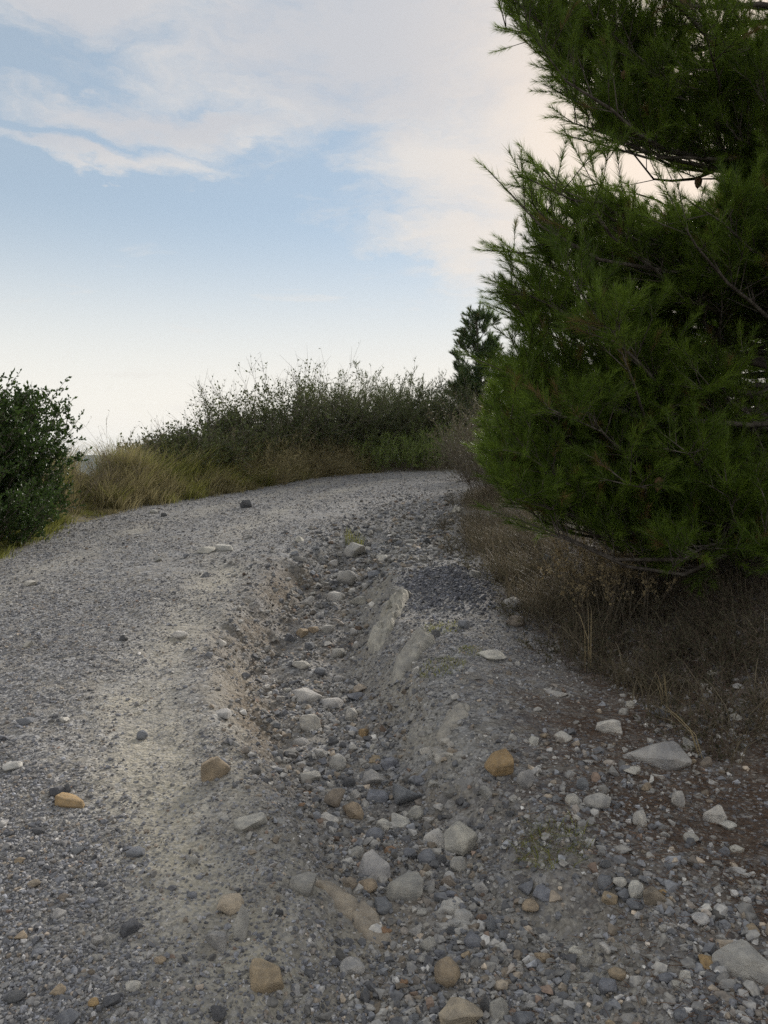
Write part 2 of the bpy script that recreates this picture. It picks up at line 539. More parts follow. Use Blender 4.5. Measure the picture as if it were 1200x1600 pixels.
def ground_mat(name):
    m, N, b = new_mat(name)
    geo = N.n('ShaderNodeNewGeometry')
    p = geo.outputs['Position']
    big = N.noise(p, 0.9, 5, .6)
    med = N.noise(p, 7.0, 5, .6)
    fine = N.noise(p, 55.0, 4, .7)
    vor = N.n('ShaderNodeTexVoronoi', feature='F1'); N.put(vor.inputs['Vector'], p); vor.inputs['Scale'].default_value = 85
    vor2 = N.n('ShaderNodeTexVoronoi', feature='F1'); N.put(vor2.inputs['Vector'], p); vor2.inputs['Scale'].default_value = 32
    # grey crushed stone in a grey-brown fine matrix
    cell = N.n('ShaderNodeSeparateColor'); N.put(cell.inputs[0], vor.outputs['Color'])
    cell2 = N.n('ShaderNodeSeparateColor'); N.put(cell2.inputs[0], vor2.outputs['Color'])
    stone = N.mix(N.math('POWER', cell.outputs[0], 1.4), (.085, .090, .105), (.42, .42, .42))
    stone = N.mix(N.smooth(cell.outputs[1], .90, .97), stone, (.45, .43, .39))
    stone2 = N.mix(N.math('POWER', cell2.outputs[0], 1.4), (.09, .095, .11), (.43, .43, .43))
    matrix = N.mix(N.smooth(fine, .3, .7), (.15, .138, .118), (.29, .27, .235))
    base = N.mix(N.smooth(med, .40, .62, .25, .8), matrix, stone)
    base = N.mix(N.smooth(cell2.outputs[1], .55, .72, 0, .75), base, stone2)
    base = N.mix(N.smooth(big, .48, .75, 0, .22), base, (.21, .175, .13))
    dust = N.mix(N.smooth(fine, .3, .7), (.30, .275, .215), (.47, .435, .36))
    dust = N.mix(N.smooth(cell.outputs[2], .55, .9, 0, .6), dust, stone)
    col = N.mix(N.math('MULTIPLY', attr(N, 'dust'), N.smooth(med, .25, .6, .35, 1.0)), base, dust)
    soil = N.mix(N.smooth(fine, .3, .7), (.095, .074, .052), (.205, .165, .118))
    soil = N.mix(N.smooth(cell.outputs[1], .7, .95, 0, .5), soil, stone)
    col = N.mix(N.math('MULTIPLY', attr(N, 'soil'), .9), col, soil)
    dk = N.mix(cell.outputs[0], (.06, .065, .085), (.16, .165, .195))
    col = N.mix(N.math('MULTIPLY', attr(N, 'dark'), .6), col, dk)
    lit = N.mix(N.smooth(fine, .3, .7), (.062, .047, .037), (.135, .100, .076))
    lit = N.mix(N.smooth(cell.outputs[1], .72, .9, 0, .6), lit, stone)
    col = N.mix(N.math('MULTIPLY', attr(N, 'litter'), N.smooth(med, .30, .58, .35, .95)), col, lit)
    gr = N.mix(N.smooth(med, .3, .7), (.10, .085, .045), (.16, .13, .075))
    col = N.mix(attr(N, 'verge'), col, gr)
    N.put(b.inputs['Base Color'], col)
    b.inputs['Roughness'].default_value = .95
    h = N.math('ADD', N.math('MULTIPLY', vor.outputs['Distance'], -.5), N.math('MULTIPLY', vor2.outputs['Distance'], -.8))
    h = N.math('ADD', h, N.math('MULTIPLY', fine, .5))
    bp = N.n('ShaderNodeBump'); bp.inputs['Strength'].default_value = .8; bp.inputs['Distance'].default_value = .012
    N.put(bp.inputs['Height'], h); N.put(b.inputs['Normal'], bp.outputs[0])
    return m


M_GROUND = ground_mat('stony_ground')
M_ROCK = rock_mat('stone', 'object')
M_BEDROCK = rock_mat('bedrock', 'object', 14.0)
M_GRAVEL = rock_mat('gravel_stone', 'instancer')
M_BARK = plain_mat('pine_bark', (.055, .045, .038), (.16, .14, .12), 25, .95, .6)
M_TWIG = plain_mat('grey_twig', (.10, .085, .07), (.24, .205, .17), 30)
M_DRYTWIG = plain_mat('dry_twig', (.12, .10, .075), (.27, .225, .17), 30)
M_NEEDLE = leaf_mat('pine_needles', (.026, .054, .009), (.195, .285, .034), .38, .5, True)  # tint range also paints in shaded needles and tufts that catch light
M_NEEDLE2 = leaf_mat('pine_needles_far', (.040, .070, .028), (.13, .19, .065), .35, .55, True)
M_MASTIC = leaf_mat('mastic_leaf', (.018, .042, .010), (.075, .125, .028), .25, .45)
M_DARKLEAF = leaf_mat('dark_shrub_leaf', (.040, .056, .020), (.14, .165, .062), .3)
M_BROOM = leaf_mat('broom_green', (.09, .14, .035), (.32, .40, .11), .4)
M_DRYLEAF = leaf_mat('dry_leaf', (.085, .070, .046), (.26, .22, .15), .3)
M_GRASS = leaf_mat('tall_grass_blade', (.15, .137, .062), (.40, .345, .185), .4)
M_GRASSG = leaf_mat('green_grass_blade', (.09, .11, .028), (.34, .34, .09), .4)
M_STRAWSTEM = plain_mat('straw_stem', (.15, .125, .06), (.32, .27, .145), 20)
M_BRUSH = plain_mat('shaded_brush_twig', (.070, .052, .039), (.18, .138, .10), 30)  # twig colour darkened to paint in the shade under the pine
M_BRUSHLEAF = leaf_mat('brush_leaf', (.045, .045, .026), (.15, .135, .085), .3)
M_STRAW = leaf_mat('straw', (.16, .12, .065), (.42, .34, .20), .3)
M_LITTER = leaf_mat('fallen_needles', (.075, .043, .028), (.19, .118, .072), .1)
M_CONE = plain_mat('pine_cone', (.10, .06, .035), (.24, .15, .08), 60, .8, .5)

# ------------------------------------------------------------------ ground, road
def graded(segs):
    out = [segs[0][0]]
    for a, b, s0, s1 in segs:
        v = out[-1]
        while v < b - 1e-6:
            s = s0 + (s1 - s0) * (v - a) / (b - a)
            v = min(b, v + s)
            out.append(v)
    return np.array(out)


def build_ground():
    xs_p = graded([(0, 1.6, .022, .024), (1.6, 3.5, .024, .09), (3.5, 8, .09, .4), (8, 30, .3, 3), (30, 300, 4, 40), (300, 3500, 50, 600)])
    xs_n = graded([(0, 1.8, .022, .024), (1.8, 5, .024, .11), (5, 9, .11, .4), (9, 30, .3, 3), (30, 300, 4, 40), (300, 3500, 50, 600)])
    xs = np.concatenate([-xs_n[::-1], xs_p[1:]])
    ys_p = graded([(0, 1.2, .10, .03), (1.2, 5, .022, .024), (5, 12, .024, .08), (12, 26, .08, .3), (26, 60, .25, 3), (60, 300, 4, 40), (300, 3500, 50, 600)])
    ys_n = graded([(0, 8, .15, .8), (8, 60, 1, 6), (60, 3500, 8, 600)])
    ys = np.concatenate([-ys_n[::-1], ys_p[1:]])
    X, Y = np.meshgrid(xs, ys)
    x, y = X.ravel(), Y.ravel()
    z = H(x, y)
    rz = zones(x, y)
    near = (np.abs(x) < 14) & (y > -3) & (y < 34)
    dl, dr = seg_dist(x, y, ROAD_L), seg_dist(x, y, ROAD_R)
    inside = in_poly(x, y, ROAD_POLY)
    sd = np.where(inside, -np.minimum(dl, dr), np.minimum(dl, dr))
    verge = sstep(-.10, .35, sd + .15 * fbm(x * 2, y * 2, 71, 3))
    verge = np.where((dr < dl) & (y < 12), 0, verge)
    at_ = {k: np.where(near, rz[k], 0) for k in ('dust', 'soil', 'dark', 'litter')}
    at_['verge'] = verge
    nx, ny = len(xs), len(ys)
    i = (np.arange(ny - 1)[:, None] * nx + np.arange(nx - 1)[None]).ravel()
    Q = np.stack([i, i + 1, i + 1 + nx, i + nx], 1)
    cx, cy = x[Q].mean(1), y[Q].mean(1)
    inr = in_poly(cx, cy, ROAD_POLY) & (cy > -59) & (cx < 39)
    V = np.stack([x, y, z], 1)
    for nm, sel in (('dirt_road', inr), ('ground', ~inr)):
        q = Q[sel]
        used = np.unique(q)
        remap = np.full(len(V), -1); remap[used] = np.arange(len(used))
        me = mesh_np(nm, V[used], F4=remap[q], attrs={k: v[used] for k, v in at_.items()}, smooth=True)
        o = obj(nm, me, M_GROUND)
        tag(o, kind='structure')
        o['label'] = 'rutted grey gravel track climbing and bending right' if nm == 'dirt_road' else 'dry stony hillside on both sides of the track'


build_ground()


def build_hills():
    az = np.linspace(-math.pi, math.pi, 241)
    rr = np.array([1200, 1480, 1750, 2050, 2300, 2700, 3200])
    prof = np.array([-70, -45, -5, 56, 88, 60, -70.])
    A, R = np.meshgrid(az, np.arange(len(rr)))
    rad = rr[R] * (1 + .05 * fbm(np.cos(A) * 5 + 20, np.sin(A) * 5 + 20, 81, 3))
    x, y = np.sin(A) * rad, np.cos(A) * rad
    k = 0.78 + 0.42 * fbm(x / 900 + 50, y / 900 + 50, 82, 4)
    z = np.where(prof[R] > 0, prof[R] * k, prof[R] + 20 * (k - .8))
    z = z + np.where(prof[R] > 0, 9 * fbm(x / 160 + 90, y / 160 + 90, 83, 3), 0)
    V = np.stack([x, y, z], -1).reshape(-1, 3)
    n = len(az)
    Q = [[j * n + i, j * n + i + 1, (j + 1) * n + i + 1, (j + 1) * n + i] for j in range(len(rr) - 1) for i in range(n - 1)]
    o = obj('hills', mesh_np('hills', V, F4=Q, smooth=True), plain_mat('far_hillside', (.022, .034, .022), (.055, .06, .036), .01))
    tag(o, 'distant wooded hills far below the sky at left', kind='structure')


build_hills()

# ------------------------------------------------------------------ stones
def ico(sub):
    bm = bmesh.new()
    bmesh.ops.create_icosphere(bm, subdivisions=sub, radius=1.0)
    V = np.array([v.co[:] for v in bm.verts]); T = np.array([[v.index for v in f.verts] for f in bm.faces])
    bm.free()
    return V, T


ICO = {k: ico(k) for k in (1, 2, 3, 4)}


def rock_shape(sub, seed, planes=11, soft=0.0, rough=0.03):
    """a broken stone: the sphere cut back by random planes, then roughened; fits a 2 x 2 x 2 box"""
    rng = np.random.default_rng(seed)
    V, T = ICO[sub]
    nrm = rand_dir(planes, rng)
    off = rng.uniform(0.42, 0.74, planes)
    c = V @ nrm.T
    r = np.where(c > 0.05, off[None] / np.maximum(c, .05), 9.0)
    if soft > 0:
        r = np.minimum(r, 3.0)
        rad = -soft * np.log(np.exp(-r / soft).sum(1))
    else:
        rad = r.min(1)
    rad = np.minimum(rad, 1.0)
    o = rng.uniform(0, 50, 3)
    nz = fbm(V[:, 0] * 2.2 + o[0] + V[:, 2], V[:, 1] * 2.2 + o[1] - V[:, 2], seed, 3) * rough * 2.2
    nz = nz + fbm(V[:, 0] * 6 + o[1] + 2 * V[:, 2], V[:, 1] * 6 + o[2] - V[:, 2], seed + 5, 2) * rough
    P = V * (rad * (1 + nz))[:, None]
    lo, hi = P.min(0), P.max(0)
    P = (P - (lo + hi) / 2) / ((hi - lo) / 2)
    return P, T


def hull_shape(seed, pts, bevel=0.0, cuts=0, rough=0.0):
    """an angular broken stone: hull of a few random points, edges knocked off; fits a 2 x 2 x 2 box"""
    rng = np.random.default_rng(seed)
    bm = bmesh.new()
    for p in rand_dir(pts, rng) * rng.uniform(.78, 1.0, (pts, 1)) * np.array([1, .9, .8]):
        bm.verts.new(p)
    bmesh.ops.convex_hull(bm, input=bm.verts[:])
    bmesh.ops.delete(bm, geom=[v for v in bm.verts if not v.link_faces], context='VERTS')
    bmesh.ops.dissolve_limit(bm, angle_limit=math.radians(14), verts=bm.verts[:], edges=bm.edges[:])
    if bevel:
        bmesh.ops.bevel(bm, geom=bm.edges[:], offset=bevel, segments=1, affect='EDGES', profile=.6)
    bmesh.ops.triangulate(bm, faces=bm.faces[:])
    if cuts:
        bmesh.ops.subdivide_edges(bm, edges=bm.edges[:], cuts=cuts, use_grid_fill=True)
        bmesh.ops.triangulate(bm, faces=bm.faces[:])
    bm.verts.ensure_lookup_table(); bm.verts.index_update()
    P = np.array([v.co[:] for v in bm.verts]); T = np.array([[v.index for v in f.verts] for f in bm.faces])
    bm.free()
    if rough:
        o = rng.uniform(0, 50, 3)
        nz = fbm(P[:, 0] * 3 + o[0] + P[:, 2] * 1.3, P[:, 1] * 3 + o[1] - P[:, 2], seed, 3)
        P = P * (1 + rough * nz)[:, None]
    lo, hi = P.min(0), P.max(0)
    return (P - (lo + hi) / 2) / ((hi - lo) / 2), T


def rock_mesh(name, seed, pts, bevel, cuts, rough, sharp):
    P, T = hull_shape(seed, pts, bevel, cuts, rough)
    me = mesh_np(name, P, F3=T, smooth=True)
    me.set_sharp_from_angle(angle=math.radians(sharp))
    return me


ROCKS = [rock_mesh('stone', 100 + i, random.choice((14, 16, 18, 22)), .05, 1, .06, 24) for i in range(24)]
ROUND = [rock_mesh('round_stone', 300 + i, 46, .05, 0, .02, 50) for i in range(6)]
MIDS = [rock_mesh('small_stone', 500 + i, random.choice((11, 13, 16)), .06, 0, 0, 20) for i in range(18)]
for me in ROCKS + ROUND + MIDS: me.materials.append(M_ROCK)

C = dict(pale=(.62, .60, .55), grey=(.48, .47, .445), blue=(.24, .255, .285), slate=(.118, .124, .138),
         tan=(.45, .36, .25), brown=(.30, .255, .205), ochre=(.46, .32, .16), rust=(.36, .22, .13), white=(.64, .63, .60), cream=(.56, .48, .37))
CW = dict(pale='pale grey', grey='grey', blue='blue-grey', slate='dark slate', tan='tan', brown='brown-grey', ochre='ochre', rust='rusty orange', white='whitish', cream='cream')
STONES = []        # (px, py, w px, size m, colour key, position, object)


def put_stone(px, py, w, h, colr, label=None, short=None, flat=False, kind='angular', sink=0.30, yaw=None, tilt=0.0, name='stone'):
    g = on_ground(px, py + 0.22 * h)
    m = g[1] / F
    th = math.atan2(CAM_Z - g[2], g[1])
    a = w * m * 0.54
    b = a * random.uniform(.75, 1.0) if not flat else min(a * 1.05, h * m / math.sin(th) * .36)
    high = max((h * m - 1.4 * b * math.sin(th)) / math.cos(th), a * (.20 if flat else .72))
    c = high / (2 * (1 - sink))
    pool = dict(angular=ROCKS, round=ROUND, mid=MIDS)[kind]
    o = bpy.data.objects.new(name, random.choice(pool))
    COL.objects.link(o)
    o.scale = (a, b, c)
    o.rotation_euler = (random.uniform(-.12, .12) + tilt, random.uniform(-.12, .12), (random.uniform(-.4, .4) + random.choice((0, math.pi))) if yaw is None else yaw)
    o.location = (g[0], g[1], g[2] + c * (1 - 2 * sink))
    k = random.uniform(.86, 1.14)
    base = C[colr]
    o.color = (base[0] * k, base[1] * k, base[2] * k * random.uniform(.96, 1.04), 1)
    tag(o, label, 'stone', 'loose stones on the track')
    STONES.append(dict(px=px, py=py, w=w, m=2 * a, c=colr, o=o, label=label, short=short, flat=flat, kind=kind, p=(g[0], g[1])))
    return o


HERO = [
    # px, py, w, h, colour, kind/flat, label, short name used when other stones are described by it
    (780, 1198, 44, 42, 'ochre', '', 'ochre yellow sandstone lump lying alone right of the gully', 'ochre yellow lump'),
    (1020, 1172, 98, 54, 'grey', 'flat', 'largest grey streaked slab at the edge of the pine shade', 'large streaked slab'),
    (1162, 1502, 92, 66, 'grey', 'flat', 'broad half buried grey boulder at the right edge of the track', 'broad half buried boulder'),
    (720, 1320, 54, 52, 'pale', '', 'large pale block topping the rubble at the gully mouth', 'large pale block'),
    (682, 1317, 40, 36, 'pale', '', 'pale stone wedged against the left side of the large pale block', None),
    (585, 1357, 52, 46, 'grey', '', 'big grey faceted block in the middle of the gully mouth', 'big faceted block'),
    (632, 1390, 54, 42, 'grey', '', 'wide grey boulder right of the big faceted block', 'wide grey boulder'),
    (472, 1383, 44, 34, 'grey', '', 'square grey block on the left lip of the gully', 'square grey block'),
    (418, 1530, 52, 50, 'tan', '', 'tan angular boulder alone on the near left gravel', 'tan angular boulder'),
    (368, 1450, 38, 56, 'grey', 'up', 'upright pointed grey stone, middle of three leaning together', 'upright pointed stone'),
    (360, 1416, 40, 32, 'cream', '', 'cream stone behind the upright pointed stone', None),
    (340, 1468, 38, 34, 'grey', '', 'grey wedge left of the upright pointed stone', None),
    (335, 1203, 42, 40, 'tan', '', 'two-tone brown and white stone alone on the wheel track', 'two-tone stone'),
    (392, 1284, 50, 26, 'grey', 'flat', 'low grey slab sunk in the left gully shoulder', 'low sunken slab'),
    (637, 1240, 50, 36, 'blue', '', 'large smooth blue-grey wedge in the gully rubble', 'large blue-grey wedge'),
    (590, 1243, 36, 20, 'blue', 'flat', 'flat blue-grey flake left of the large blue-grey wedge', None),
    (584, 1217, 36, 28, 'grey', '', 'rounded grey stone behind the flat blue-grey flake', None),
    (611, 1197, 26, 20, 'blue', '', 'small bluish chip at the foot of the right gully wall', None),
    (523, 1251, 34, 34, 'brown', '', 'brown-grey cube in the left half of the gully rubble', 'brown-grey cube'),
    (551, 1266, 34, 30, 'tan', '', 'tan block right of the brown-grey cube', None),
    (511, 1280, 34, 22, 'pale', 'flat', 'pale flat chip in front of the brown-grey cube', None),
    (626, 1284, 28, 24, 'white', '', 'whitish block in front of the large blue-grey wedge', None),
    (698, 1521, 40, 42, 'tan', 'round', 'rounded tan cobble with rusty stains near the bottom edge', 'rounded tan cobble'),
    (720, 1584, 72, 56, 'cream', '', 'big cream boulder cut off by the bottom edge', 'big cream boulder'),
    (779, 1580, 36, 36, 'grey', '', 'grey block right of the big cream boulder', None),
    (821, 1592, 34, 24, 'blue', '', 'blue-grey stone on the bottom edge near the big cream boulder', None),
    (739, 1472, 28, 28, 'blue', 'round', 'blue-grey round cobble below the pale lumpy outcrop', 'blue-grey round cobble'),
    (935, 1254, 42, 28, 'grey', 'round', 'rounded grey cobble in the pine litter below the large slab', 'rounded litter cobble'),
    (1115, 1275, 34, 34, 'pale', '', 'pale tilted block in the litter at the right', 'pale tilted block'),
    (948, 1137, 36, 28, 'pale', '', 'light grey stone where the dry brush begins', 'stone by the dry brush'),
    (769, 1021, 48, 17, 'white', 'flat', 'thin whitish slab lying on the mound beside the gully', 'thin whitish slab'),
    (871, 1081, 38, 18, 'pale', 'flat', 'flat pale slab halfway between the mound and the brush', 'flat pale slab'),
    (800, 946, 28, 20, 'grey', 'round', 'grey cobble at the edge of the brush behind the thin whitish slab', None),
    (806, 972, 28, 18, 'brown', 'round', 'brownish cobble just behind the thin whitish slab', None),
    (821, 1221, 28, 32, 'grey', 'round', 'grey egg-shaped stone right of the ochre yellow lump', None),
    (1021, 1400, 32, 30, 'brown', '', 'brown-grey block at the right end of the pebble cluster', None),
    (993, 1394, 26, 28, 'white', 'round', 'white and blue speckled cobble in the pebble cluster', 'speckled cobble'),
    (945, 1381, 24, 26, 'blue', 'round', 'blue-grey cobble at the left end of the pebble cluster', None),
    (968, 1378, 22, 18, 'pale', 'round', 'pale cobble at the back of the pebble cluster', None),
    (992, 1415, 26, 17, 'blue', 'round', 'blue-grey cobble in front of the speckled cobble', None),
    (952, 1404, 26, 16, 'tan', 'flat', 'tan chip at the front left of the pebble cluster', None),
    (1106, 1502, 30, 26, 'ochre', '', 'orange-brown stone touching the broad half buried boulder', 'orange-brown stone'),
    (950, 1542, 28, 30, 'blue', '', 'blue-grey pointed stone on the bare gravel at lower right', 'blue-grey pointed stone'),
    (850, 1393, 34, 20, 'blue', 'flat', 'flat blue-grey stone in front of the grass tuft', 'flat stone by the tuft'),
    (821, 1390, 24, 24, 'blue', '', 'blue-grey block left of the flat stone by the tuft', None),
    (485, 1133, 34, 28, 'pale', '', 'pale block standing out in the gully bed below the brown bank', 'pale gully block'),
    (479, 1086, 48, 24, 'grey', 'flat', 'broad grey slab lying in the gully bed', 'broad gully slab'),
    (520, 1097, 38, 20, 'grey', 'flat', 'smaller grey slab right of the broad gully slab', None),
    (558, 1087, 28, 15, 'blue', 'flat', 'bluish flat stone under the right gully wall', None),
    (565, 1074, 26, 13, 'cream', 'flat', 'cream flat stone behind the bluish flat stone', None),
    (567, 1148, 16, 16, 'ochre', '', 'small orange stone in the middle of the gully', 'small orange stone'),
    (542, 906, 30, 22, 'grey', 'round', 'grey boulder at the head of the gully', 'gully head boulder'),
    (556, 862, 36, 22, 'grey', '', 'grey hump of rock above the head of the gully', 'grey hump'),
    (352, 857, 26, 11, 'white', 'flat', 'whitish flat stone on the far gravel left of the gully head', 'whitish flat stone'),
    (322, 860, 26, 9, 'pale', 'flat', 'pale flat stone left of the whitish flat stone', None),
    (385, 790, 18, 12, 'slate', '', 'dark lone stone on the far left side of the track', 'dark lone stone'),
    (113, 1251, 50, 20, 'ochre', 'flat', 'flat orange patch of rock sunk in the left gravel', 'flat orange rock'),
    (90, 1238, 24, 17, 'slate', '', 'dark slate stone touching the flat orange rock', None),
    (108, 1234, 20, 18, 'slate', '', 'dark cube right behind the flat orange rock', None),
    (203, 1450, 28, 26, 'slate', '', 'dark grey pebble alone on the near left gravel', 'dark near pebble'),
    (208, 1541, 24, 16, 'pale', '', 'pale oval stone in front of the dark near pebble', None),
    (93, 1548, 26, 20, 'tan', '', 'tan stone in the lower left corner of the gravel', 'tan corner stone'),
    (340, 1590, 26, 28, 'slate', '', 'dark pointed stone at the bottom edge left of centre', 'dark bottom stone'),
    (20, 1198, 28, 18, 'white', '', 'whitish stone at the left edge of the gravel', 'whitish edge stone'),
    (222, 1151, 17, 15, 'blue', 'round', 'small blue-grey cobble alone on the wheel track', 'wheel track cobble'),
]
LESS = [  # smaller ones, described later by the stone they lie next to
    (574, 1384, 30, 24, 'tan'), (547, 1384, 22, 22, 'brown'), (585, 1306, 28, 24, 'blue'), (557, 1332, 26, 24, 'pale'), (716, 1354, 26, 24, 'grey'),
    (598, 1420, 28, 26, 'blue'), (669, 1478, 26, 24, 'grey'), (551, 1508, 38, 26, 'grey'), (649, 1457, 24, 22, 'grey'), (667, 1341, 28, 24, 'blue'),
    (484, 1217, 32, 24, 'grey'), (894, 1253, 22, 22, 'pale'), (1000, 1285, 22, 27, 'pale'), (1060, 1254, 20, 27, 'pale'), (975, 1327, 28, 18, 'grey'),
    (975, 1400, 22, 18, 'blue'), (965, 1524, 28, 18, 'tan'), (767, 1448, 15, 26, 'blue'), (829, 1415, 26, 18, 'tan'), (1065, 1588, 24, 20, 'blue'),
    (1100, 1587, 26, 20, 'slate'), (760, 1580, 16, 36, 'slate'), (1094, 1435, 28, 18, 'white'), (848, 1494, 26, 18, 'tan'), (783, 1540, 26, 18, 'cream'),
    (987, 1204, 28, 16, 'pale'), (550, 1119, 20, 20, 'pale'), (529, 1025, 22, 20, 'grey'), (45, 913, 20, 8, 'pale'), (281, 993, 24, 12, 'pale'),
    (345, 1006, 16, 12, 'pale'), (348, 1115, 30, 14, 'grey'), (213, 1333, 26, 14, 'blue'), (175, 1567, 26, 20, 'slate'), (302, 1345, 16, 16, 'grey'),
    (35, 1463, 20, 14, 'tan'), (92, 1428, 20, 18, 'grey'), (143, 1408, 18, 12, 'blue'), (152, 1474, 20, 16, 'grey'), (170, 1473, 12, 18, 'grey'),
    (147, 1568, 18, 10, 'ochre'), (240, 800, 12, 6, 'white'), (545, 1224, 20, 16, 'slate'), (655, 1222, 18, 14, 'blue'), (528, 1195, 26, 26, 'grey'),
    (700, 1380, 22, 20, 'brown'), (640, 1335, 20, 16, 'blue'), (690, 1345, 18, 16, 'slate'), (600, 1290, 24, 18, 'pale'), (650, 1272, 24, 22, 'grey'),
    (470, 1160, 24, 14, 'grey'), (520, 1160, 18, 14, 'slate'), (500, 1050, 18, 12, 'blue'), (530, 1062, 20, 12, 'grey'), (470, 1040, 26, 14, 'pale'),
    (560, 1010, 18, 12, 'grey'), (512, 985, 20, 12, 'grey'), (490, 985, 16, 10, 'tan'), (560, 940, 24, 14, 'grey'), (525, 935, 26, 16, 'pale'),
    (585, 900, 22, 12, 'blue'), (600, 875, 26, 12, 'pale'), (640, 850, 22, 10, 'grey'), (520, 880, 18, 12, 'grey'), (470, 876, 20, 8, 'grey'),
    (1010, 1230, 18, 14, 'tan'), (1125, 1330, 26, 20, 'blue'), (1140, 1290, 24, 16, 'white'), (1080, 1310, 22, 18, 'grey'), (1075, 1165, 18, 22, 'grey'),
    (870, 1250, 14, 12, 'blue'), (910, 1228, 18, 20, 'blue'), (945, 1350, 18, 12, 'slate'), (880, 1350, 14, 12, 'pale'), (752, 1390, 20, 20, 'grey'),
    (742, 1410, 16, 14, 'slate'), (780, 1480, 18, 12, 'grey'), (900, 1490, 24, 16, 'pale'), (915, 1505, 18, 22, 'grey'), (1040, 1530, 26, 14, 'blue'),
    (700, 1565, 22, 14, 'pale'), (660, 1500, 18, 14, 'grey'), (610, 1330, 18, 14, 'rust'), (480, 1240, 14, 10, 'rust'), (472, 1262, 14, 10, 'rust'),
    (1035, 1395, 12, 10, 'ochre'), (1045, 1410, 12, 12, 'tan'), (25, 1560, 28, 18, 'slate'), (60, 1490, 22, 14, 'blue'), (250, 1500, 20, 14, 'tan'),
    (300, 1400, 16, 10, 'blue'), (120, 1330, 22, 12, 'blue'), (60, 1300, 18, 12, 'slate'), (40, 1130, 26, 10, 'blue'), (100, 1125, 18, 10, 'pale'),
]
for px, py, w, h, colr, k, lab, short in HERO:
    put_stone(px, py, w, h, colr, lab, short, flat=(k == 'flat'), kind='round' if k == 'round' else 'angular', sink=.45 if k == 'flat' else .28, yaw=.3 if k == 'up' else None)
for px, py, w, h, colr in LESS:
    put_stone(px, py, w, h, colr, kind=random.choice(('angular', 'angular', 'round')), sink=.3)


def more_stones(total):
    """the next largest stones, thrown over gully, mound and litter as densely as the picture shows"""
    rng = np.random.default_rng(77)
    taken = [(s['px'], s['py'], s['w']) for s in STONES]
    tries = 0
    while len(STONES) < total and tries < 9000:
        tries += 1
        px, py = rng.uniform(-10, 1210), 775 + 825 * rng.random() ** .85
        g = at(px, py, 1.0)
        p = on_ground(px, py)
        zn = zones(np.array([p[0]]), np.array([p[1]]))
        bed, lit, dust = float(zn['bed'][0]), float(zn['litter'][0]), float(zn['dust'][0])
        w_ = .10 + .9 * max(bed, math.exp(-((px - 600) / 110) ** 2 - ((py - 850) / 50) ** 2)) + .35 * lit * (p[0] < 1.9) - .2 * dust
        if rng.random() > w_: continue
        w = float(np.clip(rng.lognormal(2.85, .28), 12, 30)) * (0.70 + .30 * max(py - 840, 0) / 600)
        if any((px - a) ** 2 + ((py - b) * 1.5) ** 2 < (.52 * (w + c)) ** 2 for a, b, c in taken): continue
        cs = ['grey', 'pale', 'blue', 'slate', 'tan', 'brown', 'white', 'rust']
        colr = rng.choice(cs, p=[.27, .19, .23, .10, .08, .07, .04, .02])
        put_stone(px, py, w, w * rng.uniform(.55, .9), str(colr), kind='mid', sink=.36)
        taken.append((px, py, w))


more_stones(300)


def describe_stones():
    """every stone without words of its own is placed by the nearest stone that has a short name"""
    anch = [s for s in STONES if s['short']]
    used = {s['label'] for s in STONES if s['label']}

    def size(m):
        return 'pebble-sized' if m < .032 else 'egg-sized' if m < .05 else 'fist-sized' if m < .09 else 'hand-sized' if m < .15 else 'head-sized'

    def where(s, a):
        dx, dy = s['px'] - a['px'], (s['py'] - a['py']) * 1.6
        far = math.hypot(dx, dy) / max(60, a['w'])
        k = int(((math.degrees(math.atan2(dy, dx)) + 382.5) % 360) // 45)
        dirs = ['right of', 'in front and right of', 'in front of', 'in front and left of', 'left of', 'behind and left of', 'behind', 'behind and right of']
        return ('just ' if far < 1.2 else '' if far < 2.6 else 'some way ') + dirs[k]
    for s in STONES:
        if s['label']: continue
        near = sorted(anch, key=lambda a: math.hypot(s['px'] - a['px'], 1.6 * (s['py'] - a['py'])))
        word = 'chip' if s['kind'] == 'mid' and s['m'] < .05 else 'cobble' if s['o'].data in ROUND else 'stone'
        done = None
        for a in near[:4]:
            L = f"{size(s['m'])} {CW[s['c']]} {word} {where(s, a)} the {a['short']}"
            if L not in used:
                done = L; break
        if done is None:
            for a in near[:3]:
                for b in near[:6]:
                    if a is b: continue
                    L = f"{CW[s['c']]} {word} {where(s, a)} the {a['short']}, {where(s, b)} the {b['short']}"
                    if L not in used and len(L.split()) <= 16:
                        done = L; break
                if done: break
        done = done or f"{size(s['m'])} {CW[s['c']]} {word} {where(s, near[0])} the {near[0]['short']}"
        used.add(done)
        s['label'] = done
        s['o']['label'] = done


describe_stones()


